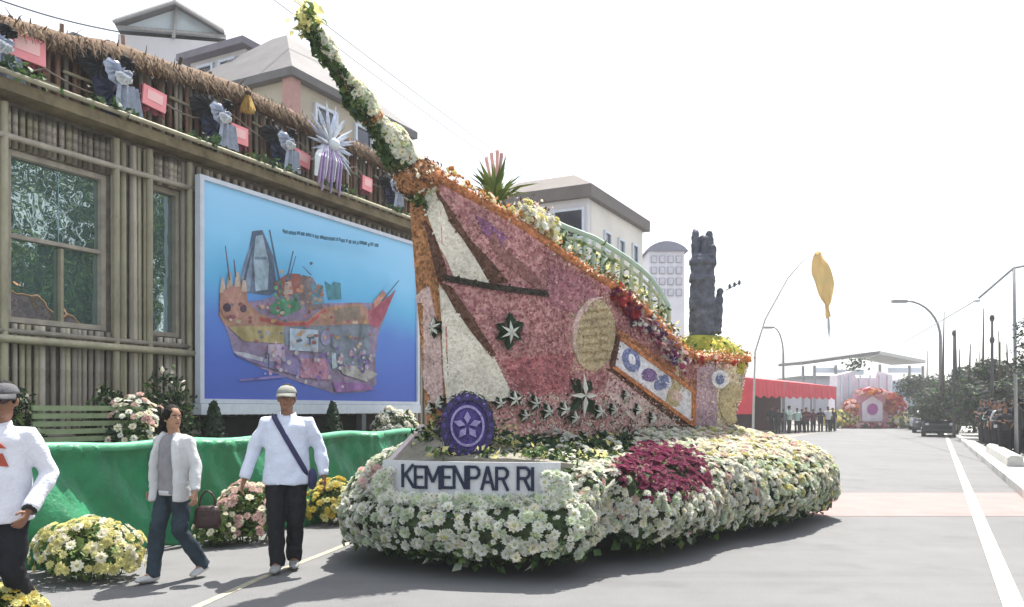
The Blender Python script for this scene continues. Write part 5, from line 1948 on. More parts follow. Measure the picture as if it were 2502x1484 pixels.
    for (hp, kn_, an, toe) in legs:
        d = toe - an
        d.z = 0
        d.normalize()
        heel = Vector((an.x, an.y, min(an.z, toe.z + .085))) - d * .05
        tz = toe.z
        b = MB()
        hz = an.z - .085
        b.tube([J(Vector((heel.x, heel.y, hz + .045))), J(Vector((an.x, an.y, hz + .052))), J((Vector((an.x, an.y, hz)) * .45 + toe * .55) + Vector((0, 0, .03))), J(toe + Vector((0, 0, .018))), J(toe + d * .04 + Vector((0, 0, .012)))], [(.034 * k, .04 * k), (.05 * k, .042 * k), (.036 * k, .048 * k), (.026 * k, .046 * k), (.015 * k, .025 * k)], 12, sq=(0, 0, 1))
        if detail:
            b.tube([J(Vector((an.x, an.y, hz + .05))), J(Vector((an.x, an.y, hz + .11)))], [.05 * k, .045 * k], 12)
            so = add('shoe', remesh(b, .009 * k, 2), W.get('shoes', black_cloth))
        else:
            addb('shoe', b, W.get('shoes', black_cloth))
    # hair: shell over skull, with hairline
    b = MB()
    b.ell(HP((0, -.018, .03)), (.086 * k, .098 * k, .104 * k), 16, 12, rot=rot)
    b.ell(HP((0, -.05, -.01)), (.07 * k, .06 * k, .08 * k), 14, 10, rot=rot)
    if W.get('hair') == 'tail':
        b.ell(HP((0, -.115, .03)), (.035 * k, .035 * k, .035 * k), 10, 8, rot=rot)
        b.tube([HP((0, -.10, .03)), HP((0, -.145, -.05)), HP((.01, -.15, -.16)), HP((.015, -.14, -.30))], [.04 * k, .058 * k, .052 * k, .018 * k], 10)
        for s in (-1, 1):
            b.tube([HP((s * .06, .055, .075)), HP((s * .078, .03, .02)), HP((s * .07, -.03, -.03))], [.016 * k, .018 * k, .02 * k], 8)
    if detail or W.get('hair') == 'tail':
        add('hair', remesh(b, .009 * k if detail else .02, 1, .012, .03), W.get('hairm', hair_m))
    else:
        addb('hair', b, W.get('hairm', hair_m))
    if detail:
        for s in (-1, 1):
            eb = MB().ell(HP((s * .03, .082, .004)), (.012 * k, .008 * k, .0055 * k), 8, 6, rot=rot)
            eo = addb('eye', eb, eyew)
            addb('iris', MB().ell(HP((s * .03, .0885, .004)), (.0062 * k, .005 * k, .0062 * k), 8, 6, rot=rot), eye_m, eo)
            addb('eyebrow', MB().tube([HP((s * .013, .09, .024)), HP((s * .032, .087, .029)), HP((s * .05, .076, .022))], [.004 * k, .005 * k, .003 * k], 6), hair_m)
        addb('mouth', MB().tube([HP((-.024, .082, -.054)), HP((0, .09, -.052)), HP((.024, .082, -.054))], [.003 * k, .0075 * k, .003 * k], 6), lip)
    if 'cap' in W:
        b = MB()
        n, m_ = 18, 7
        vs, fs = [], []
        for j in range(m_ + 1):
            th = math.pi / 2 * j / m_
            for i in range(n):
                a = 2 * math.pi * i / n
                vs.append(HP((math.cos(a) * math.cos(th) * .09, -.008 + math.sin(a) * math.cos(th) * .108, 0.042 + math.sin(th) * .082)))
        for j in range(m_):
            for i in range(n):
                fs.append((j * n + i, j * n + (i + 1) % n, (j + 1) * n + (i + 1) % n, (j + 1) * n + i))
        fs.append(tuple(range(n))[::-1])
        b.add(vs, fs)
        co = addb('cap', b, W['cap'])
        b = MB()
        vs, fs = [], []
        for i in range(11):
            a = math.pi * (.1 + .8 * i / 10)
            for (r, z) in ((1.0, .04), (1.6, .022)):
                q = (math.cos(a) * .09 * (r if r == 1 else 1.05), -.008 + math.sin(a) * .108 * r, z - .02 * abs(math.cos(a)) * (r - 1))
                vs += [HP(q), HP((q[0], q[1], q[2] + .008))]
        for i in range(10):
            a, c_ = i * 4, (i + 1) * 4
            fs += [(a, c_, c_ + 2, a + 2), (a + 1, a + 3, c_ + 3, c_ + 1), (a + 2, c_ + 2, c_ + 3, a + 3)]
        b.add(vs, fs)
        addb('brim', b, W['cap'], co)
    if 'glasses' in W:
        b = MB()
        for s in (-1, 1):
            b.ell(HP((s * .033, .09, .004)), (.027 * k, .008 * k, .02 * k), 12, 8, rot=rot)
            b.tube([HP((s * .058, .082, .008)), HP((s * .078, .03, .008)), HP((s * .08, -.01, .004))], .004 * k, 6)
        b.tube([HP((-.01, .097, .006)), HP((.01, .097, .006))], .004 * k, 6)
        addb('sunglasses', b, W['glasses'])
    if 'strap' in W:
        pts = []
        s = W.get('strap_side', 1)
        rxs = .2 * girth
        for i in range(13):                        # from one shoulder across the chest to the other hip, and back behind
            f = i / 12
            x = s * (.115 - .30 * f)
            z = 1.43 - .54 * f
            y = math.sqrt(max(0.02, 1 - (x / (rxs * 1.06)) ** 2)) * .15 * girth + lean * (z - .9)
            if i == 0:
                y = .05
            pts.append(J((x, y, z)))
        bk = []
        for i in range(1, 12):
            f = 1 - i / 12
            x = s * (.115 - .30 * f)
            z = 1.43 - .54 * f
            y = -math.sqrt(max(0.02, 1 - (x / (rxs * 1.06)) ** 2)) * .15 * girth + lean * (z - .9)
            bk.append(J((x, y, z)))
        b = MB().tube(pts + bk + [pts[0]], [(.006 * k, .024 * k)] * (len(pts) + len(bk) + 1), 8, sq=(0, 1, .4))
        addb('shoulder_strap', b, W['strap'])
        b = MB()
        b.ell(J((-s * .215 * girth, .03, .84)), (.045 * k, .09 * k, .1 * k), 12, 8)
        addb('hip_pouch', b, W['strap'])
    if 'cardigan' in W:                            # open knitted jacket: sleeves, back and two hanging fronts
        b = MB()
        for s, (sh, el, wr) in zip((1, -1), arms):
            e2 = el.lerp(wr, .95)
            b.tube([J(sh + Vector((-s * .06, 0, .015))), J(sh + Vector((0, 0, 0))), J(sh.lerp(el, .5)), J(el), J(el.lerp(wr, .5)), J(e2)], [.06 * k, .068 * k, .062 * k, .056 * k, .052 * k, .046 * k], 12)
            b.tube([J((s * .15, lean * .1 + .05, .78)), J((s * .155, lean * .2 + .05, 1.0)), J((s * .145, lean * .35 + .05, 1.2)), J((s * .11, lean * .5 + .04, 1.36)), J((s * .07, lean * .55 + .02, 1.43))], [(.05 * k, .115 * k), (.045 * k, .11 * k), (.045 * k, .11 * k), (.045 * k, .085 * k), (.03 * k, .05 * k)], 12, sq=(1, 0, 0))
        b.tube([J((0, lean * .1 - .1, .78)), J((0, lean * .3 - .1, 1.1)), J((0, lean * .5 - .08, 1.36)), J((0, lean * .5 - .05, 1.42))], [(.17 * k, .05 * k), (.165 * k, .05 * k), (.16 * k, .04 * k), (.07 * k, .03 * k)], 14, sq=(1, 0, 0))
        add('cardigan', remesh(b, .013 * k, 3, .025, .1), W['cardigan'])
        hb_ = MB().tube([J((0, lean * .02 + .004, .835)), J((0, lean * .03 + .004, .88))], [(.186 * k * girth, .15 * k * girth), (.19 * k * girth, .152 * k * girth)], 20, sq=(1, 0, 0))
        addb('hem_band', hb_, W['cardigan'], sh_o)
    if 'logo' in W:
        z = 1.22
        b = MB()
        for (x0, x1, z0, z1) in ((-.11, .02, 1.275, 1.30), (-.12, .05, 1.16, 1.235), (-.03, .07, 1.225, 1.265)):
            pts = []
            for (x, zz) in ((x0, z0), (x1, z0 + .012), (x1 - .02, z1), (x0 + .03, z1 + .01)):
                y = math.sqrt(max(0.05, 1 - (x / (.2 * girth)) ** 2)) * .146 * girth + .006
                pts.append(J((x, y, zz)))
            b.prism([tuple(p) for p in pts], (0, .01, 0))
        addb('shirt_print', b, W['logo'], t, False)
    return t

white_cotton = mat('white_cotton', (0.70, 0.71, 0.78), .85, .06, 3, .4, 60, .15)
blue_white_shirt = mat('blue_white_cotton', (0.62, 0.67, 0.80), .85, .08, 3, .4, 60, .15)
cardigan_m = mat('white_knit', (0.56, 0.57, 0.58), .9, .08, 3, .5, 90, .1)
grey_top = mat('grey_ribbed_knit', (0.26, 0.25, 0.27), .9, .15, 12, .4, 60, .1)
jeans = mat('dark_blue_denim', (0.030, 0.045, 0.06), .85, .35, 6, .5, 60, .2)
black_trouser = mat('black_trousers', (0.012, 0.013, 0.017), .8, .3, 5, .4, 30, .25)
cap_grey = mat('grey_cap_cloth', (0.11, 0.11, 0.12), .9, .15, 6, .4, 80)
cap_light = mat('light_cap_cloth', (0.27, 0.275, 0.25), .9, .15, 6, .4, 80)
strap_m = mat('indigo_strap', (0.04, 0.04, 0.10), .8, .2)
shoe_grey = mat('grey_canvas_shoe', (0.26, 0.27, 0.27), .85, .2, 6, .3, 60)
shoe_white = mat('white_sport_shoe', (0.5, 0.5, 0.5), .8, .15, 6, .3, 60)
dark_lens = mat('dark_red_lens', (0.03, 0.006, 0.006), .15, .1, spec=.6)
red_print = mat('red_shirt_print', (0.38, 0.08, 0.05), .8, .15)
watch_m = mat('black_watch', (0.012, 0.012, 0.014), .4, .1)

# hatted man: comes towards the camera, weight on one leg, strap over his right shoulder
hat_loc = Vector((-2.09, 7.6, 0))
P_hat = dict(elR=(.30, -.03, 1.10), wrR=(.37, .03, .84), elL=(-.30, -.02, 1.11), wrL=(-.33, .04, .86),
             knR=(.095, .06, .50), anR=(.085, .05, .085), toeR=(.10, .21, .025), knL=(-.08, .02, .49), anL=(-.06, -.12, .10), toeL=(-.065, .04, .03),
             head=(.0, .035), turn=-.15, nod=-.05, curl=.6, lean=.02)
W_hat = dict(shirt=blue_white_shirt, hem=.80, pants=black_trouser, shoes=shoe_grey, cap=cap_light, strap=strap_m, strap_side=1, girth=1.05, sleeve=.9, skin=skin, fold=.035, legw=1.05, buttons=white_cotton)
person('person', 'man in light cap and loose pale blue shirt, dark strap across his chest, walking', hat_loc, math.pi + .22, 1.72, P_hat, W_hat)
# woman walking to the right in mid stride, head turned on
wom_loc = Vector((-2.97, 7.2, 0))
P_w = dict(elR=(.25, -.10, 1.12), wrR=(.27, .02, .87), elL=(-.26, -.02, 1.11), wrL=(-.33, .06, .87),
           knR=(.09, .12, .49), anR=(.09, .17, .085), toeR=(.10, .33, .03), knL=(-.11, .03, .48), anL=(-.14, -.23, .13), toeL=(-.15, -.10, .03),
           head=(-.01, .03), turn=1.35, curl=.9, lean=.03)
W_w = dict(shirt=grey_top, cardigan=cardigan_m, hem=.84, pants=jeans, shoes=shoe_white, hair='tail', girth=.86, sleeve=.3, skin=skin_tan, fold=.025)
person('person', 'woman in white cardigan over grey top and dark jeans, black ponytail, in mid stride', wom_loc, math.pi - .42, 1.53, P_w, W_w)
hd = Vector((math.sin(-1.02 + 0), -1, 0))
# her brown handbag hangs at the far hand
bag_c = at(507, 1262, 7.16)
bg_t = thing('handbag', 'dark brown handbag hanging from the striding woman\'s hand', 'handbag', bag_c)
b = MB()
b.tube([bag_c + Vector((0, 0, -.1)), bag_c + Vector((0, 0, -.06)), bag_c + Vector((0, 0, .05)), bag_c + Vector((0, 0, .09))], [(.10, .05), (.125, .06), (.11, .05), (.09, .03)], 14, sq=(1, 0, 0))
b.build('bag_body', mat('dark_brown_leather', (0.035, 0.016, 0.016), .5, .3, 6, .4, 40, .4), bg_t, smooth=True)
b = MB().tube([bag_c + Vector((.07 * math.cos(a), 0, .09 + .13 * math.sin(a))) for a in [math.pi * i / 10 for i in range(11)]], .009, 6)
b.build('bag_handle', MATS['dark_brown_leather'], bg_t, smooth=True)
MB().obox(bag_c + Vector((0, -.062, .04)), (.06, 0, 0), (0, .006, 0), (0, 0, .02)).build('clasp_flap', MATS['dark_brown_leather'], bg_t)
# man at the left edge, half out of view
P_l = dict(elR=(.29, -.02, 1.10), wrR=(.33, .10, .86), elL=(-.295, -.05, 1.10), wrL=(-.25, .15, .88),
           knR=(.10, .14, .50), anR=(.10, .08, .09), toeR=(.11, .25, .03), knL=(-.10, .05, .50), anL=(-.10, -.22, .12), toeL=(-.11, -.08, .03),
           head=(-.045, .04), turn=.1, nod=-.08, curl=.7, lean=.03)
W_l = dict(shirt=white_cotton, hem=.80, pants=black_trouser, shoes=black_cloth, cap=cap_grey, glasses=dark_lens, girth=1.05, sleeve=.97, skin=skin, logo=red_print, cuff=watch_m, fold=.03)
person('person', 'man in grey cap, dark glasses and white shirt with red print at the left edge', Vector((-3.29, 5.25, 0)), math.pi + .12, 1.67, P_l, W_l)

# ================================================================== BUILDINGS BEHIND
wall_beige = mat('beige_render', (0.42, 0.38, 0.31), .9, .1, .8, .2, 20)
wall_cream = mat('cream_render', (0.66, 0.63, 0.58), .9, .1, .8, .2, 20)
wall_white = mat('white_render', (0.6, 0.59, 0.61), .9, .07, .8, .2, 20)
roof_grey = mat('grey_roof_sheet', (0.14, 0.137, 0.14), .8, .15, 1.5, .3, 20)
roof_brown = mat('grey_brown_roof', (0.145, 0.13, 0.125), .8, .15, 1.5, .3, 20)
dark_glass = mat('dark_window_glass', (0.02, 0.024, 0.04), .08, .1, spec=.7)
trim_pink = mat('faded_pink_trim', (0.4, 0.24, 0.22), .85, .1)
PX = Vector((-FE.y, FE.x, 0))       # across the street, away to the left
def bbox(mb, c, s0, s1, q0, q1, z0, z1):
    """box with corner c: s along the street, q to the left of it"""
    return mb.obox(Vector(c) + FE * ((s0 + s1) / 2) + PX * ((q0 + q1) / 2) + Vector((0, 0, (z0 + z1) / 2)), FE * ((s1 - s0) / 2), PX * ((q1 - q0) / 2), (0, 0, (z1 - z0) / 2))
def window(parent, c, s, q, z, w, h, face):
    """face 's' looks across the street from q; face 'q' looks back along it"""
    if face == 's':
        e, o = FE, -PX
    else:
        e, o = PX, -FE
    p = Vector(c) + FE * s + PX * q + Vector((0, 0, z))
    fr = MB()
    for (x0, x1, z0, z1) in ((-w / 2, w / 2, -h / 2, -h / 2 + .07), (-w / 2, w / 2, h / 2 - .07, h / 2), (-w / 2, -w / 2 + .07, -h / 2 + .07, h / 2 - .07), (w / 2 - .07, w / 2, -h / 2 + .07, h / 2 - .07)):
        fr.obox(p + e * ((x0 + x1) / 2) + Vector((0, 0, (z0 + z1) / 2)) + o * .03, e * ((x1 - x0) / 2), o * .05, (0, 0, (z1 - z0) / 2))
    f = fr.build('window', white_frame, parent)
    MB().obox(p + o * .015, e * (w / 2 - .07), o * .01, (0, 0, h / 2 - .07)).build('pane', dark_glass, f)
    return f
def hip_roof(mb, c, s0, s1, q0, q1, z0, z1, inset, thick=.18):
    P = lambda s, q, z: Vector(c) + FE * s + PX * q + Vector((0, 0, z))
    w = min(s1 - s0, q1 - q0) / 2 * inset
    vs = [P(s0, q0, z0), P(s1, q0, z0), P(s1, q1, z0), P(s0, q1, z0), P(s0, q0, z0 + thick), P(s1, q0, z0 + thick), P(s1, q1, z0 + thick), P(s0, q1, z0 + thick), P(s0 + w, q0 + w, z1), P(s1 - w, q0 + w, z1), P(s1 - w, q1 - w, z1), P(s0 + w, q1 - w, z1)]
    return mb.add(vs, [(3, 2, 1, 0), (0, 1, 5, 4), (1, 2, 6, 5), (2, 3, 7, 6), (3, 0, 4, 7), (4, 5, 9, 8), (5, 6, 10, 9), (6, 7, 11, 10), (7, 4, 8, 11), (8, 9, 10, 11)])

# beige house, hip roof, behind the pavilion
c1 = at(712, 300, 18.0); c1.z = 0
h1 = thing('beige_house', 'beige house with grey hip roof rising behind the bamboo pavilion', 'house', c1)
bbox(MB(), c1, 0, 4.3, 0, 4.2, 0, 8.75).build('wall', wall_beige, h1)
bbox(MB(), c1, -.12, .16, -.12, .16, 0, 8.75).build('corner_post', trim_pink, h1)
bbox(MB(), c1, .16, 3.3, -.05, 0, 7.55, 7.75).build('floor_band', wall_cream, h1)
hip_roof(MB(), c1, -.22, 4.6, -.22, 4.5, 8.75, 10.9, .9).build('roof', roof_grey, h1)
for i in range(7):
    bbox(MB(), c1, .4 + i * .42, .44 + i * .42, -.09, -.05, 6.95, 7.55).build('balcony_bar', wall_cream, h1)
bbox(MB(), c1, .3, 3.2, -.1, -.04, 7.0, 7.05).build('balcony_rail', wall_cream, h1)
window(h1, c1, 1.1, 0, 8.2, .8, .55, 's')
window(h1, c1, 2.5, 0, 8.2, .7, .55, 's')
window(h1, c1, 0, 1.4, 7.9, 1.2, .9, 'q')
window(h1, c1, 0, 3.0, 7.9, 1.0, .9, 'q')
# low grey roofed house left of it
c2 = at(600, 300, 21.0); c2.z = 0
h2 = thing('grey_roof_house', 'pale house with low lilac grey roof between gable and beige house', 'house', c2)
bbox(MB(), c2, 0, 4, 0, 2.0, 0, 10.75).build('wall', wall_white, h2)
hip_roof(MB(), c2, -.3, 4.2, -.2, 2.2, 10.75, 11.25, .9).build('roof', mat('lilac_grey_roof', (.17, .16, .19), .8, .15, 2, .3, 20), h2)
bbox(MB(), c2, -.05, -.01, .2, 1.8, 9.9, 10.05).build('ledge', trim_pink, h2)
window(h2, c2, 0, .6, 10.4, .6, .4, 'q')
window(h2, c2, 0, 1.4, 10.4, .6, .4, 'q')
# gabled building, pale translucent gable in a grey frame
g0 = at(288, 70, 22.0)
g1_ = at(552, 92, 24.0)
gp_ = at(434, 22, 23.0)
h3 = thing('gabled_house', 'building with pale blue glazed gable under a thin grey roof edge', 'house', Vector(((g0.x + g1_.x) / 2, (g0.y + g1_.y) / 2, 0)))
back = Vector((-1.2, 5, 0))
A, B_, Pk = g0, g1_, gp_
for z_, in ((0,),):
    pass
MB().prism([tuple(Vector((A.x, A.y, 0))), tuple(Vector((B_.x, B_.y, 0))), tuple(B_ - Vector((0, 0, .15))), tuple(A - Vector((0, 0, .15)))], back).build('wall', wall_white, h3)
glz = mat('pale_blue_sheeting', (0.46, 0.54, 0.58), .35, .08, 2, spec=.4)
mid_ = (A + B_) / 2
low_ = Vector((mid_.x, mid_.y, (A.z + B_.z) / 2))
MB().prism([tuple(A), tuple(low_), tuple(Pk)], back * .02).build('gable_pane', glz, h3)
MB().prism([tuple(low_), tuple(B_), tuple(Pk)], back * .02).build('gable_pane', glz, h3)
ov = Vector((.06, -.35, 0))
m_fr = mat('grey_roof_frame', (0.3, 0.3, 0.3), .7, .15)
for (p, q) in ((A, Pk), (Pk, B_)):
    n_ = Vector((0, 0, .09))
    MB().prism([tuple(p + ov), tuple(q + ov), tuple(q + ov + n_), tuple(p + ov + n_)], back - ov).build('roof', roof_grey, h3)
    MB().tube([p + ov * 1.1, q + ov * 1.1], .05, 6).build('barge_board', m_fr, h3)
MB().tube([low_ - Vector((0, 0, .2)) + ov * .3, Pk + ov * .3], .05, 6).build('king_post', m_fr, h3)
MB().tube([A + ov * .3, B_ + ov * .3], .05, 6).build('tie_beam', m_fr, h3)
# a further ridge to the left of it
c4 = at(190, 60, 26.0); c4.z = 0
h4 = thing('far_left_house', 'grey roofed house peeking above the thatched rim at the upper left', 'house', c4)
bbox(MB(), c4, 0, 4, 0, 4, 0, 13.0).build('wall', wall_white, h4)
hip_roof(MB(), c4, -.5, 4.4, -.5, 4.4, 13.0, 13.8, .9).build('roof', roof_grey, h4)

# white corner house past the pavilion
c5 = at(1436, 480, 25.0); c5.z = 0
h5 = thing('white_corner_house', 'white corner house with broad grey brown roof behind the boat balustrade', 'house', c5)
bbox(MB(), c5, 0, 5.2, 0, 3.4, 0, 7.95).build('wall', wall_white, h5)
bbox(MB(), c5, .25, 5.21, -.012, 0, 0, 7.9).build('side_wall', wall_cream, h5)
hip_roof(MB(), c5, -.2, 5.5, -.2, 3.7, 7.95, 8.95, .5, .38).build('roof', roof_brown, h5)
window(h5, c5, 0, .62, 7.2, 1.05, .95, 'q')
bbox(MB(), c5, -.12, -.03, -.05, 1.6, 6.6, 6.68).build('sill_ledge', mat('mint_ledge', (.42, .52, .48), .7, .1), h5)
window(h5, c5, 1.6, 0, 6.9, .6, .65, 's')
window(h5, c5, 2.9, 0, 6.9, .6, .65, 's')
window(h5, c5, 4.3, 0, 6.9, .6, .8, 's')
# lilac block with a grid of windows farther on
c6 = at(1585, 640, 46); c6.z = 0
h6 = thing('lilac_block', 'pale lilac building with gridded front between corner house and stone tower', 'building', c6)
p0, p1 = at(1585, 606, 46), at(1672, 606, 46)
wl = MB().prism([(p0.x, 46, 0), (p1.x, 46, 0), (p1.x, 46, p0.z - .2), (p0.x, 46, p0.z - .2)], (0, 4, 0)).build('wall', mat('lilac_render', (.64, .63, .69), .9, .1, 1, .2), h6)
vs_ = [(p0.x - .2 + (p1.x - p0.x + .4) * i / 10, 45.8, p0.z - .2 + .55 * math.sin(math.pi * i / 10) ** .7) for i in range(11)]
MB().prism([tuple(q) for q in vs_], (0, 4.4, 0)).build('roof', mat('lilac_roof', (.2, .2, .26), .9, .1), h6)
for i in range(4):
    for j in range(4):
        x = p0.x + .28 + i * .47
        z = p0.z - .65 - j * .62
        f = MB().obox((x, 45.97, z), (.16, 0, 0), (0, .05, 0), (0, 0, .2)).build('window', mat('grey_lilac_frame', (.3, .3, .36), .8), h6)
        MB().obox((x, 45.915, z), (.12, 0, 0), (0, .01, 0), (0, 0, .16)).build('pane', mat('dull_pane', (.48, .48, .54), .3), f)

# ================================================================== DOWN THE STREET
# red awning stall
rA, rB = at(1842, 925, 48), at(2042, 945, 58)
rb = Vector((-3.2, 2.2, 0))
aw = thing('red_awning', 'long red market awning at the left side of the far street', 'awning', Vector((rA.x, rA.y, 0)))
m_red = mat('red_tarpaulin', (0.52, 0.03, 0.05), .6, .15, 1.5, .2, 10)
m_redp = mat('pale_red_tarpaulin', (0.55, 0.09, 0.1), .7, .1, 1.5)  # paler red for the roof sheets
up = Vector((0, 0, .55))
n = 12
for i in range(n):                                   # top sheets, each sagging a little, and the hanging valance
    f0, f1 = i / n, (i + 1) / n
    a, b_ = rA.lerp(rB, f0), rA.lerp(rB, f1)
    mA = Vector((0, 0, -.08))
    V = [a, b_, b_ + rb + up, a + rb + up, (a + b_) / 2 + mA, (a + b_) / 2 + rb + up + mA]
    o = mk('roof_sheet', V, [(0, 4, 5, 3), (4, 1, 2, 5)], m_redp, aw)
    md = o.modifiers.new('t', 'SOLIDIFY'); md.thickness = .03
    h = 1.05 - .2 * f0
    V = []
    for k in range(5):
        q = a.lerp(b_, k / 4)
        V += [q + Vector((0, -.02, 0)), q + Vector((.05 * math.sin(k * 2.3), -.08, -h + .08 * math.sin(k * 1.57)))]
    o = mk('valance', V, [(2 * k, 2 * k + 1, 2 * k + 3, 2 * k + 2) for k in range(4)], m_red, aw)
    md = o.modifiers.new('t', 'SOLIDIFY'); md.thickness = .03
for f in (0, .33, .66, 1):
    q = rA.lerp(rB, f)
    MB().tube([(q.x, q.y, 0), q], .05, 6).build('pole', steel, aw)
    MB().tube([(q.x + rb.x, q.y + rb.y, 0), q + rb + up], .05, 6).build('pole', steel, aw)
MB().prism([tuple(Vector((rA.x, rA.y, 0)) + rb), tuple(Vector((rB.x, rB.y, 0)) + rb), tuple(rB + rb), tuple(rA + rb)], (-.05, .1, 0)).build('back_cloth', mat('dark_maroon_cloth', (.06, .01, .015), .9, .3), aw)
sidec = MB().prism([(rA.x, rA.y, 1.2), tuple(rA), tuple(rA + rb + up), (rA.x + rb.x, rA.y + rb.y, 1.2)], (.05, .05, 0)).build('side_cloth', m_red, aw)

# second parade float, far down the road
fc = gnd(2140, 1047)
fc = Vector(((2132 - 1251) / 2000 * 64, 64, 0))
s_ = 64 / 2000
f2 = thing('far_parade_float', 'distant parade float with pink arched front and red yellow flower wings', 'parade float', fc)
def fx(u, v, dy=0):
    return Vector(((u - 1251) * s_, 64 + dy, EYE + (1000 - v) * s_))
m_pk = mat('pink_petal_board', (.55, .26, .32), .9, .2, 4, .5, 20)
m_lp = mat('pale_lilac_board', (.66, .6, .66), .9, .15, 2, .3, 20)
arch = [fx(2086, 1040), fx(2172, 1040), fx(2176, 990), fx(2165, 965), fx(2150, 950), fx(2130, 945), fx(2108, 952), fx(2094, 966), fx(2085, 990)]
MB().prism([tuple(p) for p in arch], (0, .8, 0)).build('arched_front', m_pk, f2)
MB().prism([tuple(p + Vector((0, -.12, 0))) for p in (fx(2105, 1030), fx(2155, 1030), fx(2155, 985), fx(2130, 968), fx(2105, 985))], (0, .1, 0)).build('inner_panel', m_lp, f2)
em = []
for k in range(16):
    a = 2 * math.pi * k / 16
    em.append(tuple(fx(2130 + 13 * math.cos(a), 1000 + 14 * math.sin(a), -.2)))
MB().prism(em, (0, .06, 0)).build('round_emblem', mat('magenta_board', (.35, .08, .3), .8, .2), f2)
MB().prism([tuple(fx(x, y, 1.5)) for x, y in ((2060, 1000), (2200, 1000), (2203, 915), (2165, 905), (2160, 922), (2112, 922), (2105, 905), (2064, 915))], (0, 1.5, 0)).build('back_tower', m_lp, f2)
for u in (2075, 2095, 2120, 2145, 2170, 2190):
    MB().obox(fx(u, 950, 1.4), (.06, 0, 0), (0, .08, 0), (0, 0, 1.1)).build('tower_rib', white_frame, f2)

def wing(name, u, v, rx, rz, cols, n, dy=0):
    T, sel, mo = [], [], []
    for i in range(n * 2):
        d = rand_dir(.1)
        c_ = fx(u, v, dy) + Vector((d.x * rx, d.y * 1.0, d.z * rz)) * random.uniform(.7, 1.05)
        c_.z = max(.1, c_.z)
        T.append(xf(c_, d + Vector((0, -.5, .2)), random.random() * 6, random.uniform(.1, .24)))
        sel.append(random.randrange(3)); mo.append(random.randrange(len(cols)))
    return scatter(name, [(a, b_, [0] * len(c)) for a, b_, c in MUM], T, sel, cols, f2, moff=mo)
scatter('dark_finial', LEAF, [xf(fx(2112 + random.gauss(0, 14), 889 + random.gauss(0, 7), 1.6), rand_dir(.6), random.random() * 6, random.uniform(.15, .4)) for _ in range(140)], [random.randrange(3) for _ in range(140)], [dark_leaf], f2)
wing('yellow_wing', 2050, 1024, 1.5, .7, [petal_lemon, petal_yellow, light_leaf, petal_lemon], 160)
wing('red_wing', 2186, 995, .85, 1.1, [petal_red, petal_red, petal_red, petal_orange], 150, .2)
wing('yellow_skirt', 2216, 1028, 1.4, .6, [petal_yellow, petal_lemon, petal_cream, light_leaf], 170, -.3)
wing('orange_side', 2078, 1002, .45, .8, [petal_red, petal_pink, petal_orange], 90)
wing('top_blooms', 2130, 958, 1.2, .22, [petal_pink, petal_red, petal_orange, petal_pink], 90)
wing('low_skirt', 2125, 1042, 2.2, .25, [petal_pink, dark_leaf, petal_red, petal_maroon], 120, -.2)
MB().obox(fx(2130, 1030, 1.6), (2.6, 0, 0), (0, 1.4, 0), (0, 0, .35)).build('base', dark_void, f2)

# canopy on posts across the street
cA, cB, cC = at(1960, 892, 78), at(2150, 866, 74), at(2262, 888, 78)
cp_t = thing('street_canopy', 'thin grey canopy on posts spanning the street behind the distant float', 'canopy', Vector((cB.x, cB.y, 0)))
MB().prism([tuple(cA), tuple(cB), tuple(cB + Vector((0, 0, .3))), tuple(cA + Vector((0, 0, .3)))], (0, 7, .2)).build('roof_slope', roof_grey, cp_t)
MB().prism([tuple(cB), tuple(cC), tuple(cC + Vector((0, 0, .3))), tuple(cB + Vector((0, 0, .3)))], (0, 7, .2)).build('roof_slope', mat('pale_roof_sheet', (.4, .4, .39), .8, .1), cp_t)
for (u, D) in ((1962, 78), (1990, 77), (2042, 76.5), (2150, 75), (2222, 77), (2255, 78)):
    x = (u - 1251) / 2000 * D
    MB().tube([(x, D, 0), (x, D, 5.6)], .14, 8).build('post', steel, cp_t)
for (u0, u1, v) in ((1990, 2042, 905), (2042, 2110, 910), (2170, 2250, 905)):
    MB().obox(at((u0 + u1) / 2, v, 77), ((u1 - u0) / 2 * 77 / 2000, 0, 0), (0, .05, 0), (0, 0, .25)).build('sign_strip', white_frame, cp_t)
# pale buildings at the end of the street
for i, (u0, u1, v, D, m, lab) in enumerate(((1850, 1960, 955, 120, wall_white, 'low white building at the far end of the street, left of the canopy'),
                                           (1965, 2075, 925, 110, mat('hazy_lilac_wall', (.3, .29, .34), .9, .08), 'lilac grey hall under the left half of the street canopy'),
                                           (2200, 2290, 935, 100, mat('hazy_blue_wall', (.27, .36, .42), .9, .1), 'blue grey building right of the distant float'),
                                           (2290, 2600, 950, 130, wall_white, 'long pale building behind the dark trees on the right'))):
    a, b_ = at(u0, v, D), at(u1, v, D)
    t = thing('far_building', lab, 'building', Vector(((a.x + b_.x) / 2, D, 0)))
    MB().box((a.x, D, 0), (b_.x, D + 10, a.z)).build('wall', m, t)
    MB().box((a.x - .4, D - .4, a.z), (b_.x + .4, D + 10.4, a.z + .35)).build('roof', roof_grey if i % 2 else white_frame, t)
    nwin = max(2, int((b_.x - a.x) / 2.2))
    for k in range(nwin):
        x = a.x + (b_.x - a.x) * (k + .5) / nwin
        f = MB().obox((x, D - .02, a.z * .62), (.6, 0, 0), (0, .06, 0), (0, 0, .5)).build('window', white_frame, t)
        MB().obox((x, D - .09, a.z * .62), (.5, 0, 0), (0, .012, 0), (0, 0, .4)).build('pane', dark_glass, f)

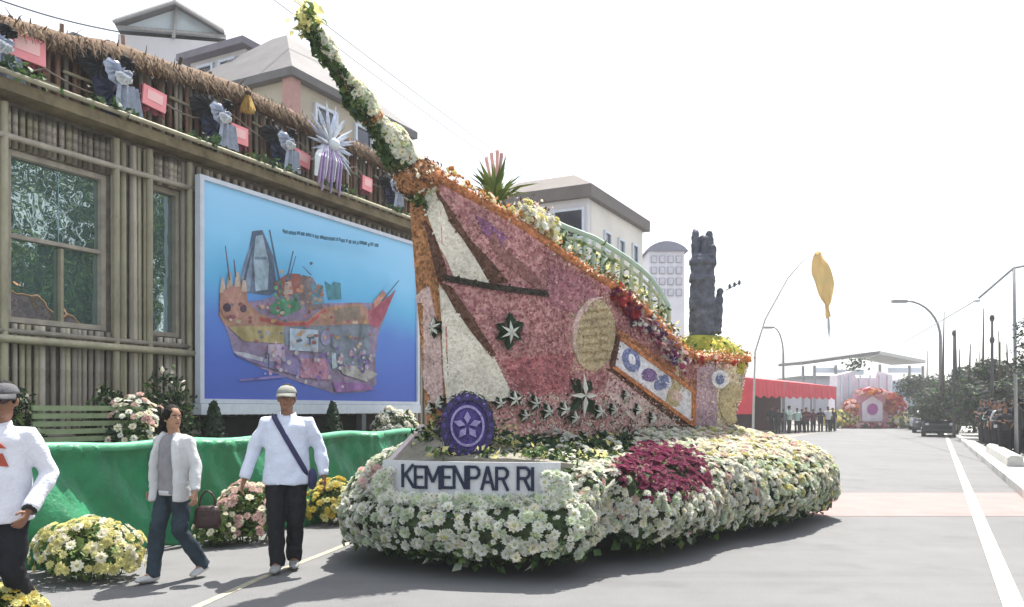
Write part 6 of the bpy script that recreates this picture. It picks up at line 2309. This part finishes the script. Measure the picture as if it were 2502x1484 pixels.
# ---- trees
def tree(name, label, base, th, cr, ch, n, ls, mats_, group=None, trunk_r=.12, spikes=0, cz=None, lobes=7, kind='tree'):
    base = Vector(base)
    t = thing(name, label, kind, base, group)
    cz = th + ch * .45 if cz is None else cz
    b = MB()
    b.tube([base, base + Vector((.05, .03, th * .5)), base + Vector((0, .06, th)), base + Vector((.05, 0, cz))], [trunk_r, trunk_r * .8, trunk_r * .6, trunk_r * .3], 9)
    b.build('trunk', bark, t, smooth=True)
    cs = []
    for k in range(lobes):
        a = k * 2.4 + random.random()
        r = cr * random.uniform(.15, .75)
        cs.append((Vector((math.cos(a) * r, math.sin(a) * r, cz + random.uniform(-.4, .5) * ch)), cr * random.uniform(.38, .68)))
        MB().tube([base + Vector((0, .05, th * random.uniform(.7, 1))), base + cs[-1][0] * .98], [trunk_r * .45, trunk_r * .12], 6).build('limb', bark, t)
    T, sel, mo = [], [], []
    for i in range(n):
        c_, r = random.choice(cs)
        d = rand_dir(.1)
        q = base + c_ + Vector((d.x, d.y, d.z * .8)) * r * random.random() ** .35
        if q.z < .1:
            continue
        T.append(xf(q, d + rand_dir(0) * .8, random.random() * 6, ls * random.uniform(.6, 1.3)))
        sel.append(random.randrange(3)); mo.append(random.randrange(len(mats_)))
    scatter('crown', LEAF, T, sel, mats_, t, moff=mo)
    for k in range(spikes):
        p = base + Vector((random.uniform(-.5, .5) * cr, random.uniform(-.3, .3), cz))
        h = ch * random.uniform(.7, 1.5)
        MB().tube([p, p + Vector((random.uniform(-.1, .1), 0, h))], [.07, .02], 6).build('bare_stem', bark, t)
    return t
murk = mat('dusky_leaf', (0.035, 0.04, 0.042), .7, .4, 3)
murk2 = mat('dusky_olive_leaf', (0.06, 0.058, 0.05), .7, .4, 3)
grey_leaf = mat('dusty_grey_leaf', (0.12, 0.115, 0.12), .8, .4, 3)
for (u, D, th, cr, ch, n, lab, sp) in ((2262, 60, 1.2, 2.0, 2.4, 1100, 'dusky round tree just right of the distant float', 1),
                                  (2335, 44, 1.4, 1.7, 3.0, 1500, 'dusky street tree with tall bare stems above its crown', 4),
                                  (2405, 38, 1.4, 1.6, 2.6, 1500, 'dark tree over the crowd, between bare stemmed tree and right edge', 2),
                                  (2302, 52, .9, 1.7, 2.0, 1000, 'low dusty tree between the two dusky street trees', 1),
                                  (2450, 36, 1.0, 1.3, 1.9, 1100, 'low dark shrubby tree behind the crowd near the right edge', 1),
                                  (2530, 38, 1.4, 1.4, 2.1, 1300, 'dusky bushy tree cut by the right edge behind the crowd', 1),
                                  (2495, 37, 1.6, 1.5, 2.2, 1200, 'dark bushy tree behind the crowd at the right edge, beside the utility pole', 1),
                                  (2425, 41, 1.6, 1.5, 2.2, 1200, 'dark bushy tree rising out of the crowd on the right pavement', 2),
                                  (2380, 48, .9, 2.2, 2.2, 1300, 'broad low dusky tree in the second row behind the crowd', 1)):
    x = (u - 1251) / 2000 * D
    tree('street_tree', lab, (x, D, 0.1), th * .55, cr, ch * 1.1, n * 3, .2 if D < 50 else .26, [murk, dark_leaf, dark_leaf, murk2, green_leaf, grey_leaf], spikes=sp)
# dark trunk and leaves cut by the right edge
tree('street_tree', 'dark leaning tree cut by the right edge of the view', (13.3, 20.8, .13), 1.6, .8, 1.6, 1000, .1, [murk, dark_leaf], trunk_r=.09, cz=2.9)
# trees across the street, right of the view: they are what the pavilion windows mirror
for (x, y, th, cr, ch, lab) in ((13.5, 8.0, 3.2, 4.4, 7.2, 'big leafy tree on the right pavement nearest the viewer'), (16, 2.5, 3.2, 4.2, 7.0, 'second leafy tree on the right pavement'), (19, 13.5, 3.6, 4.4, 7.6, 'third leafy tree on the right pavement, farther back')):
    tree('shade_tree', lab, (x, y, 0), th, cr, ch, 6800, .4, [green_leaf, dark_leaf, dark_leaf, light_leaf], trunk_r=.25, lobes=16)

# ---- crowd on the right pavement and people under the awning
dk = [mat('crowd_black_cloth', (0.016, 0.016, 0.02), .85, .3), mat('crowd_navy_cloth', (0.02, 0.024, 0.045), .85, .3), mat('crowd_charcoal_cloth', (0.04, 0.04, 0.045), .85, .3), mat('crowd_maroon_cloth', (0.07, 0.018, 0.03), .85, .3), mat('crowd_white_cloth', (.45, .45, .45), .85, .1), mat('crowd_mint_cloth', (.3, .42, .38), .85, .1)]
nm = ['black', 'navy', 'charcoal', 'maroon', 'white', 'mint green']
P_s = dict(elR=(.27, -.02, 1.10), wrR=(.27, .06, .86), elL=(-.27, -.03, 1.10), wrL=(-.26, .07, .86), knR=(.1, .02, .49), anR=(.1, 0, .085), toeR=(.12, .15, .03), knL=(-.1, .02, .49), anL=(-.1, -.02, .085), toeL=(-.12, .13, .03), head=(0, .03))
P_s2 = dict(P_s, elR=(.30, .05, 1.12), wrR=(.14, .24, 1.16), elL=(-.29, .06, 1.12), wrL=(-.10, .25, 1.18), turn=.5)
proto = {}
def spectator(pose, col, loc, heading, H, label, group):
    key = (pose, col)
    if key not in proto:
        proto[key] = person('person', label, Vector(loc), heading, 1.66, P_s if pose == 0 else P_s2, dict(shirt=dk[col], pants=dk[0], shoes=dk[0], girth=1.0, sleeve=.9 if pose else .3, fold=.02), group, .024, .03, False)
        o = proto[key]
    else:
        src = proto[key]
        o = src.copy(); COL.objects.link(o)
        for ch_ in list(src.children):
            c_ = ch_.copy(); COL.objects.link(c_); c_.parent = o
        o.location = loc; o.rotation_euler = (0, 0, heading)
    o.scale = (H / 1.66,) * 3
    o['label'] = label
    o['group'] = group
    return o
for i in range(64):
    D = random.uniform(24, 34.5)
    u = random.uniform(2325 + (35 - D) * 7.5, 2520)
    x = (u - 1251) / 2000 * D
    kx = 7.9 + (D - 12) * 29.2 / 58
    if kx - .25 < x < kx + .5:
        x = kx + .55
    zf = .13 if x > kx else 0.0
    col = random.choices([0, 1, 2, 3, 4, 5], [6, 3, 4, 1.2, .25, .1])[0]
    spectator(i % 2, col, (x, D, zf), math.pi / 2 + random.uniform(-1.6, 1.4), random.uniform(1.38, 1.78), '%s clad spectator in the dense crowd along the right kerb before the dark trees' % nm[col], 'crowd along the right kerb, %s clothes' % nm[col])
ORD = ['first', 'second', 'third', 'fourth', 'fifth', 'sixth', 'seventh', 'eighth', 'ninth', 'tenth', 'last']
AW = sorted((1885, 1912, 1932, 1955, 1972, 1990, 2008, 1900, 2020, 1945, 1870), key=lambda u: u)
for i, (u, col, D) in enumerate(((1885, 0, 50), (1912, 5, 50.5), (1932, 5, 51), (1955, 3, 52), (1972, 3, 53), (1990, 0, 54), (2008, 4, 54), (1900, 2, 53), (2020, 0, 55), (1945, 0, 55), (1870, 1, 52))):
    x = (u - 1251) / 2000 * D
    spectator(i % 2, col, (x + .4, D, 0), math.pi + random.uniform(-.8, .8), random.uniform(1.5, 1.75), '%s clad bystander below the red awning, %s from its left end' % (nm[col], ORD[AW.index(u)]), 'people below the red awning')

# ---- lamps, poles, banner, cables
def lamp_post(label, x, y, h, reach, side):
    t = thing('street_lamp', label, 'street lamp', (x, y, 0))
    pts = [Vector((x, y, 0)), Vector((x, y, h * .72))]
    for i in range(1, 9):
        a = math.pi / 2 * i / 8
        pts.append(Vector((x + side * reach * (1 - math.cos(a)), y, h * .72 + h * .28 * math.sin(a))))
    MB().tube(pts, [.11, .09] + [.07 - .003 * i for i in range(8)], 8).build('pole', steel, t, smooth=True)
    e = pts[-1]
    MB().obox(e + Vector((side * .35, 0, -.02)), (.4, 0, 0), (0, .14, 0), (0, 0, .07)).build('lamp_head', steel, t)
    MB().obox(e + Vector((side * .38, 0, -.1)), (.28, 0, 0), (0, .1, 0), (0, 0, .02)).build('lens', white_frame, t)
    MB().tube([(x, y, 0), (x, y, .5)], .16, 8).build('base', steel, t)
lamp_post('grey street lamp with curved arm rising above the dark trees', (2298 - 1251) / 2000 * 45, 45, EYE + 264 / 2000 * 45, 1.9, -1)
lamp_post('slim pale lamp post standing behind the red awning', (1914 - 1251) / 2000 * 62, 62, EYE + 200 / 2000 * 62, .8, -1)
up_ = thing('utility_pole', 'thin utility pole with slanted stay arm by the right edge', 'pole', ((2484 - 1251) / 2000 * 24, 24, 0))
ux = (2484 - 1251) / 2000 * 24
uz = EYE + 345 / 2000 * 24
MB().tube([(ux, 24, 0), (ux - .08, 24, uz)], [.055, .04], 8).build('mast', steel, up_, smooth=True)
MB().tube([Vector((ux - .08, 24, uz)), at(2388, 732, 24)], .035, 6).build('arm', steel, up_)
MB().tube([Vector((ux - .08, 24, uz)), Vector((ux + 1.2, 24, uz + .25))], .035, 6).build('arm', steel, up_)
MB().ell(at(2388, 735, 24), (.09, .09, .06), 8, 6).build('insulator', white_frame, up_)
# bent bamboo pole with hanging yellow banner
pj = thing('banner_pole', 'bent bamboo pole leaning over the street beyond the boat stern', 'pole', ((1845 - 1251) / 2000 * 28, 28, 0))
pts = [Vector(((1838 - 1251) / 2000 * 28, 28, 0)), at(1845, 860, 28), at(1870, 780, 28), at(1925, 680, 28), at(1960, 640, 28), at(1998, 612, 28)]
MB().tube(pts, [.042, .036, .03, .024, .016, .01], 7).build('bent_pole', mat('bleached_bamboo', (.5, .5, .47), .7, .15, 4), pj, smooth=True)
bn = thing('hanging_banner', 'tall yellow orange cloth banner hanging from the bent pole tip', 'banner', at(2018, 770, 28))
V, F = [], []
for i in range(17):
    f = i / 16
    wv = (.13 + .26 * math.sin(math.pi * min(1, f * 1.25)) ** .8) * (1 if f < .8 else .6)
    cx = 2000 + 26 * f
    for j in range(5):
        g = j / 4 - .5
        p = at(cx, 618 + 158 * f, 28) + Vector((g * wv * 1.7, .10 * math.sin(j * 1.9 + i * .5), .05 * math.sin(i * 1.1 + j)))
        V.append(p)
for i in range(16):
    for j in range(4):
        F.append((i * 5 + j, i * 5 + j + 1, i * 5 + j + 6, i * 5 + j + 5))
ob = mk('banner_cloth', V, F, mat('yellow_orange_cloth', (.74, .6, .26), .8, .2, 1.2, .2, 6, col2=(.7, .42, .16)), bn, smooth=True)
md = ob.modifiers.new('t', 'SOLIDIFY'); md.thickness = .012
MB().tube([at(2024, 775, 28), at(2025, 800, 28), at(2026, 826, 28)], [.035, .05, .012], 6).build('tassel', mat('pale_blue_tassel', (.42, .46, .5), .8), bn)
# cables
cab = mat('grey_cable', (.30, .31, .33), .7)
cab2 = mat('dark_cable', (.10, .10, .11), .7)
def cable(label, a, b_, sag, r, m):
    pts = [a.lerp(b_, i / 16) - Vector((0, 0, sag * math.sin(math.pi * i / 16))) for i in range(17)]
    o = MB().tube(pts, r, 5).build('overhead_cable', m, base=a)
    tag(o, label, 'cable')
cable('upper overhead cable slanting down behind the bowsprit', at(560, -120, 17), at(1330, 455, 40), .1, .012, cab)
cable('lower overhead cable slanting down behind the bowsprit', at(590, -60, 17.5), at(1330, 475, 40), .15, .011, cab)
cable('thin cable strung level across the far street', at(1780, 726, 50), at(2390, 735, 50), .1, .016, cab)
cable('cable rising to the utility pole by the right edge', at(2388, 732, 24), at(2110, 880, 74), .2, .02, cab)
cable('dark cable at the upper left over the pavilion roof', at(-60, -20, 20), at(300, 80, 24), .1, .02, cab2)

# white concrete planter edge on the right pavement
pe = thing('concrete_planter', 'long whitewashed concrete planter edge on the right pavement before the crowd', 'planter', Vector((7.9, 12, 0)) + kd * 11)
m_pe = mat('whitewashed_concrete', (.48, .48, .46), .85, .2, 2.5, .4, 30)
for i in range(6):
    c_ = Vector((8.15, 12, 0)) + kd * (9 + i * 1.25)
    MB().prism([tuple(c_ - kd * .61 + kn * q + Vector((0, 0, z))) for q, z in ((-.25, .13), (.12, .13), (.10, .34), (.02, .40), (-.2, .38))], kd * 1.22).build('concrete_segment', m_pe, pe)

for (u, vt, D, lab) in ((2331, 812, 40, 'dark slim post rising from the trees right of the street lamp'), (2424, 775, 34, 'dark post with two round knobs over the crowd')):
    x = (u - 1251) / 2000 * D
    zt_ = EYE + (1000 - vt) / 2000 * D
    t = thing('post', lab, 'post', (x, D, .13))
    MB().tube([(x, D, .13), (x, D, zt_)], [.07, .05], 8).build('shaft', mat('dark_post_paint', (.05, .05, .055), .6, .2), t, smooth=True)
    for q in ((.99,) if u == 2331 else (.99, .82)):
        MB().ell((x, D, zt_ * q), (.1, .1, .16), 8, 6).build('knob', MATS['dark_post_paint'], t, smooth=True)

# parked cars along the right kerb
def car(label, x, y, yaw, m_body):
    t = thing('parked_car', label, 'car', (x, y, 0), 'cars parked along the right kerb')
    Rz = Matrix.Rotation(yaw, 3, 'Z')
    B = Vector((x, y, 0))
    def q(px, py, pz):
        return B + Rz @ Vector((px, py, pz))
    def loft(prof, name, m, parent=t):
        b = MB()
        n = len(prof[0][1])
        vs = [q(px, py, pz) for py, ring in prof for px, pz in ring]
        fs = []
        for i in range(len(prof) - 1):
            for k in range(n):
                fs.append((i * n + k, i * n + (k + 1) % n, (i + 1) * n + (k + 1) % n, (i + 1) * n + k))
        fs += [tuple(range(n))[::-1], tuple((len(prof) - 1) * n + k for k in range(n))]
        return b.add(vs, fs).build(name, m, parent, smooth=False)
    def ring(w, z0, z1):
        return [(-w, z0 + .1), (-w * .9, z0), (w * .9, z0), (w, z0 + .1), (w, z1 - .12), (w * .88, z1), (-w * .88, z1), (-w, z1 - .12)]
    loft([(-2.05, ring(.74, .32, .72)), (-1.9, ring(.82, .24, .86)), (-.9, ring(.86, .2, .98)), (.8, ring(.86, .2, 1.0)), (1.7, ring(.84, .24, 1.0)), (2.0, ring(.78, .34, .9))], 'body', m_body)
    cab = loft([(-.95, ring(.72, .95, 1.06)), (-.35, ring(.66, .95, 1.5)), (.95, ring(.66, .95, 1.52)), (1.6, ring(.7, .95, 1.06))], 'cabin', m_body)
    MB().prism([tuple(q(a, -.92 + (z - 1.05) * 1.28 - .02, z)) for a, z in ((-.6, 1.08), (.6, 1.08), (.54, 1.42), (-.54, 1.42))], Rz @ Vector((0, -.02, .01))).build('windscreen', dark_glass, cab)
    for s in (-1, 1):
        MB().prism([tuple(q(s * .70, py, pz)) for py, pz in ((-.6, 1.08), (.1, 1.08), (.1, 1.42), (-.35, 1.42))], Rz @ Vector((s * .015, 0, 0))).build('window', dark_glass, cab)
        MB().prism([tuple(q(s * .70, py, pz)) for py, pz in ((.18, 1.08), (1.3, 1.08), (.95, 1.42), (.18, 1.42))], Rz @ Vector((s * .015, 0, 0))).build('window', dark_glass, cab)
        MB().ell(q(s * .58, -2.0, .68), (.15, .08, .08), 10, 6).build('headlight', white_frame, t, smooth=True)
        MB().ell(q(s * .9, -.75, 1.05), (.09, .06, .06), 8, 6).build('wing_mirror', m_body, t, smooth=True)
        for py in (-1.3, 1.25):
            c_ = q(s * .80, py, .31)
            wx = Rz @ Vector((.1, 0, 0))
            wh = MB().tube([c_ - wx, c_ + wx], .31, 16).build('wheel', MATS['tyre_rubber'], t)
            MB().tube([c_ + wx * s * 1.0, c_ + wx * s * 1.12], .18, 12).build('rim', steel, wh)
    MB().obox(q(0, -2.03, .5), Rz @ Vector((.45, 0, 0)), Rz @ Vector((0, .03, 0)), (0, 0, .07)).build('grille', dark_void, t)
yw = math.atan2(-.461, .887)
m_c1 = mat('black_car_paint', (.02, .021, .025), .25, .1, spec=.5)
m_c2 = mat('charcoal_car_paint', (.05, .052, .058), .25, .1, spec=.5)
m_c3 = mat('pale_car_paint', (.4, .41, .43), .3, .05, spec=.5)
for (u, D, m_, lab) in ((2296, 46, m_c1, 'black car parked at the right kerb, nearest of the parked cars'), (2268, 53, m_c2, 'charcoal car parked in the middle of the kerbside row of three'), (2254, 61, m_c3, 'pale grey car parked farthest along the right kerb')):
    car(lab, (u - 1251) / 2000 * D, D, yw, m_)

# thin sunlit air over the whole street
hz = MB().box((-45, -14, -1.2), (95, 165, 16.5)).build('haze', [])
hm = bpy.data.materials.new('thin_haze')
hm.use_nodes = True
hn = hm.node_tree
for nd in list(hn.nodes):
    hn.nodes.remove(nd)
ho = hn.nodes.new('ShaderNodeOutputMaterial')
hv = hn.nodes.new('ShaderNodeVolumePrincipled')
hv.inputs['Color'].default_value = (.93, .96, 1, 1)
hv.inputs['Density'].default_value = HAZE
hv.inputs['Anisotropy'].default_value = .25
hn.links.new(hv.outputs['Volume'], ho.inputs['Volume'])
hz.data.materials.clear()
hz.data.materials.append(hm)
hz['kind'] = 'stuff'
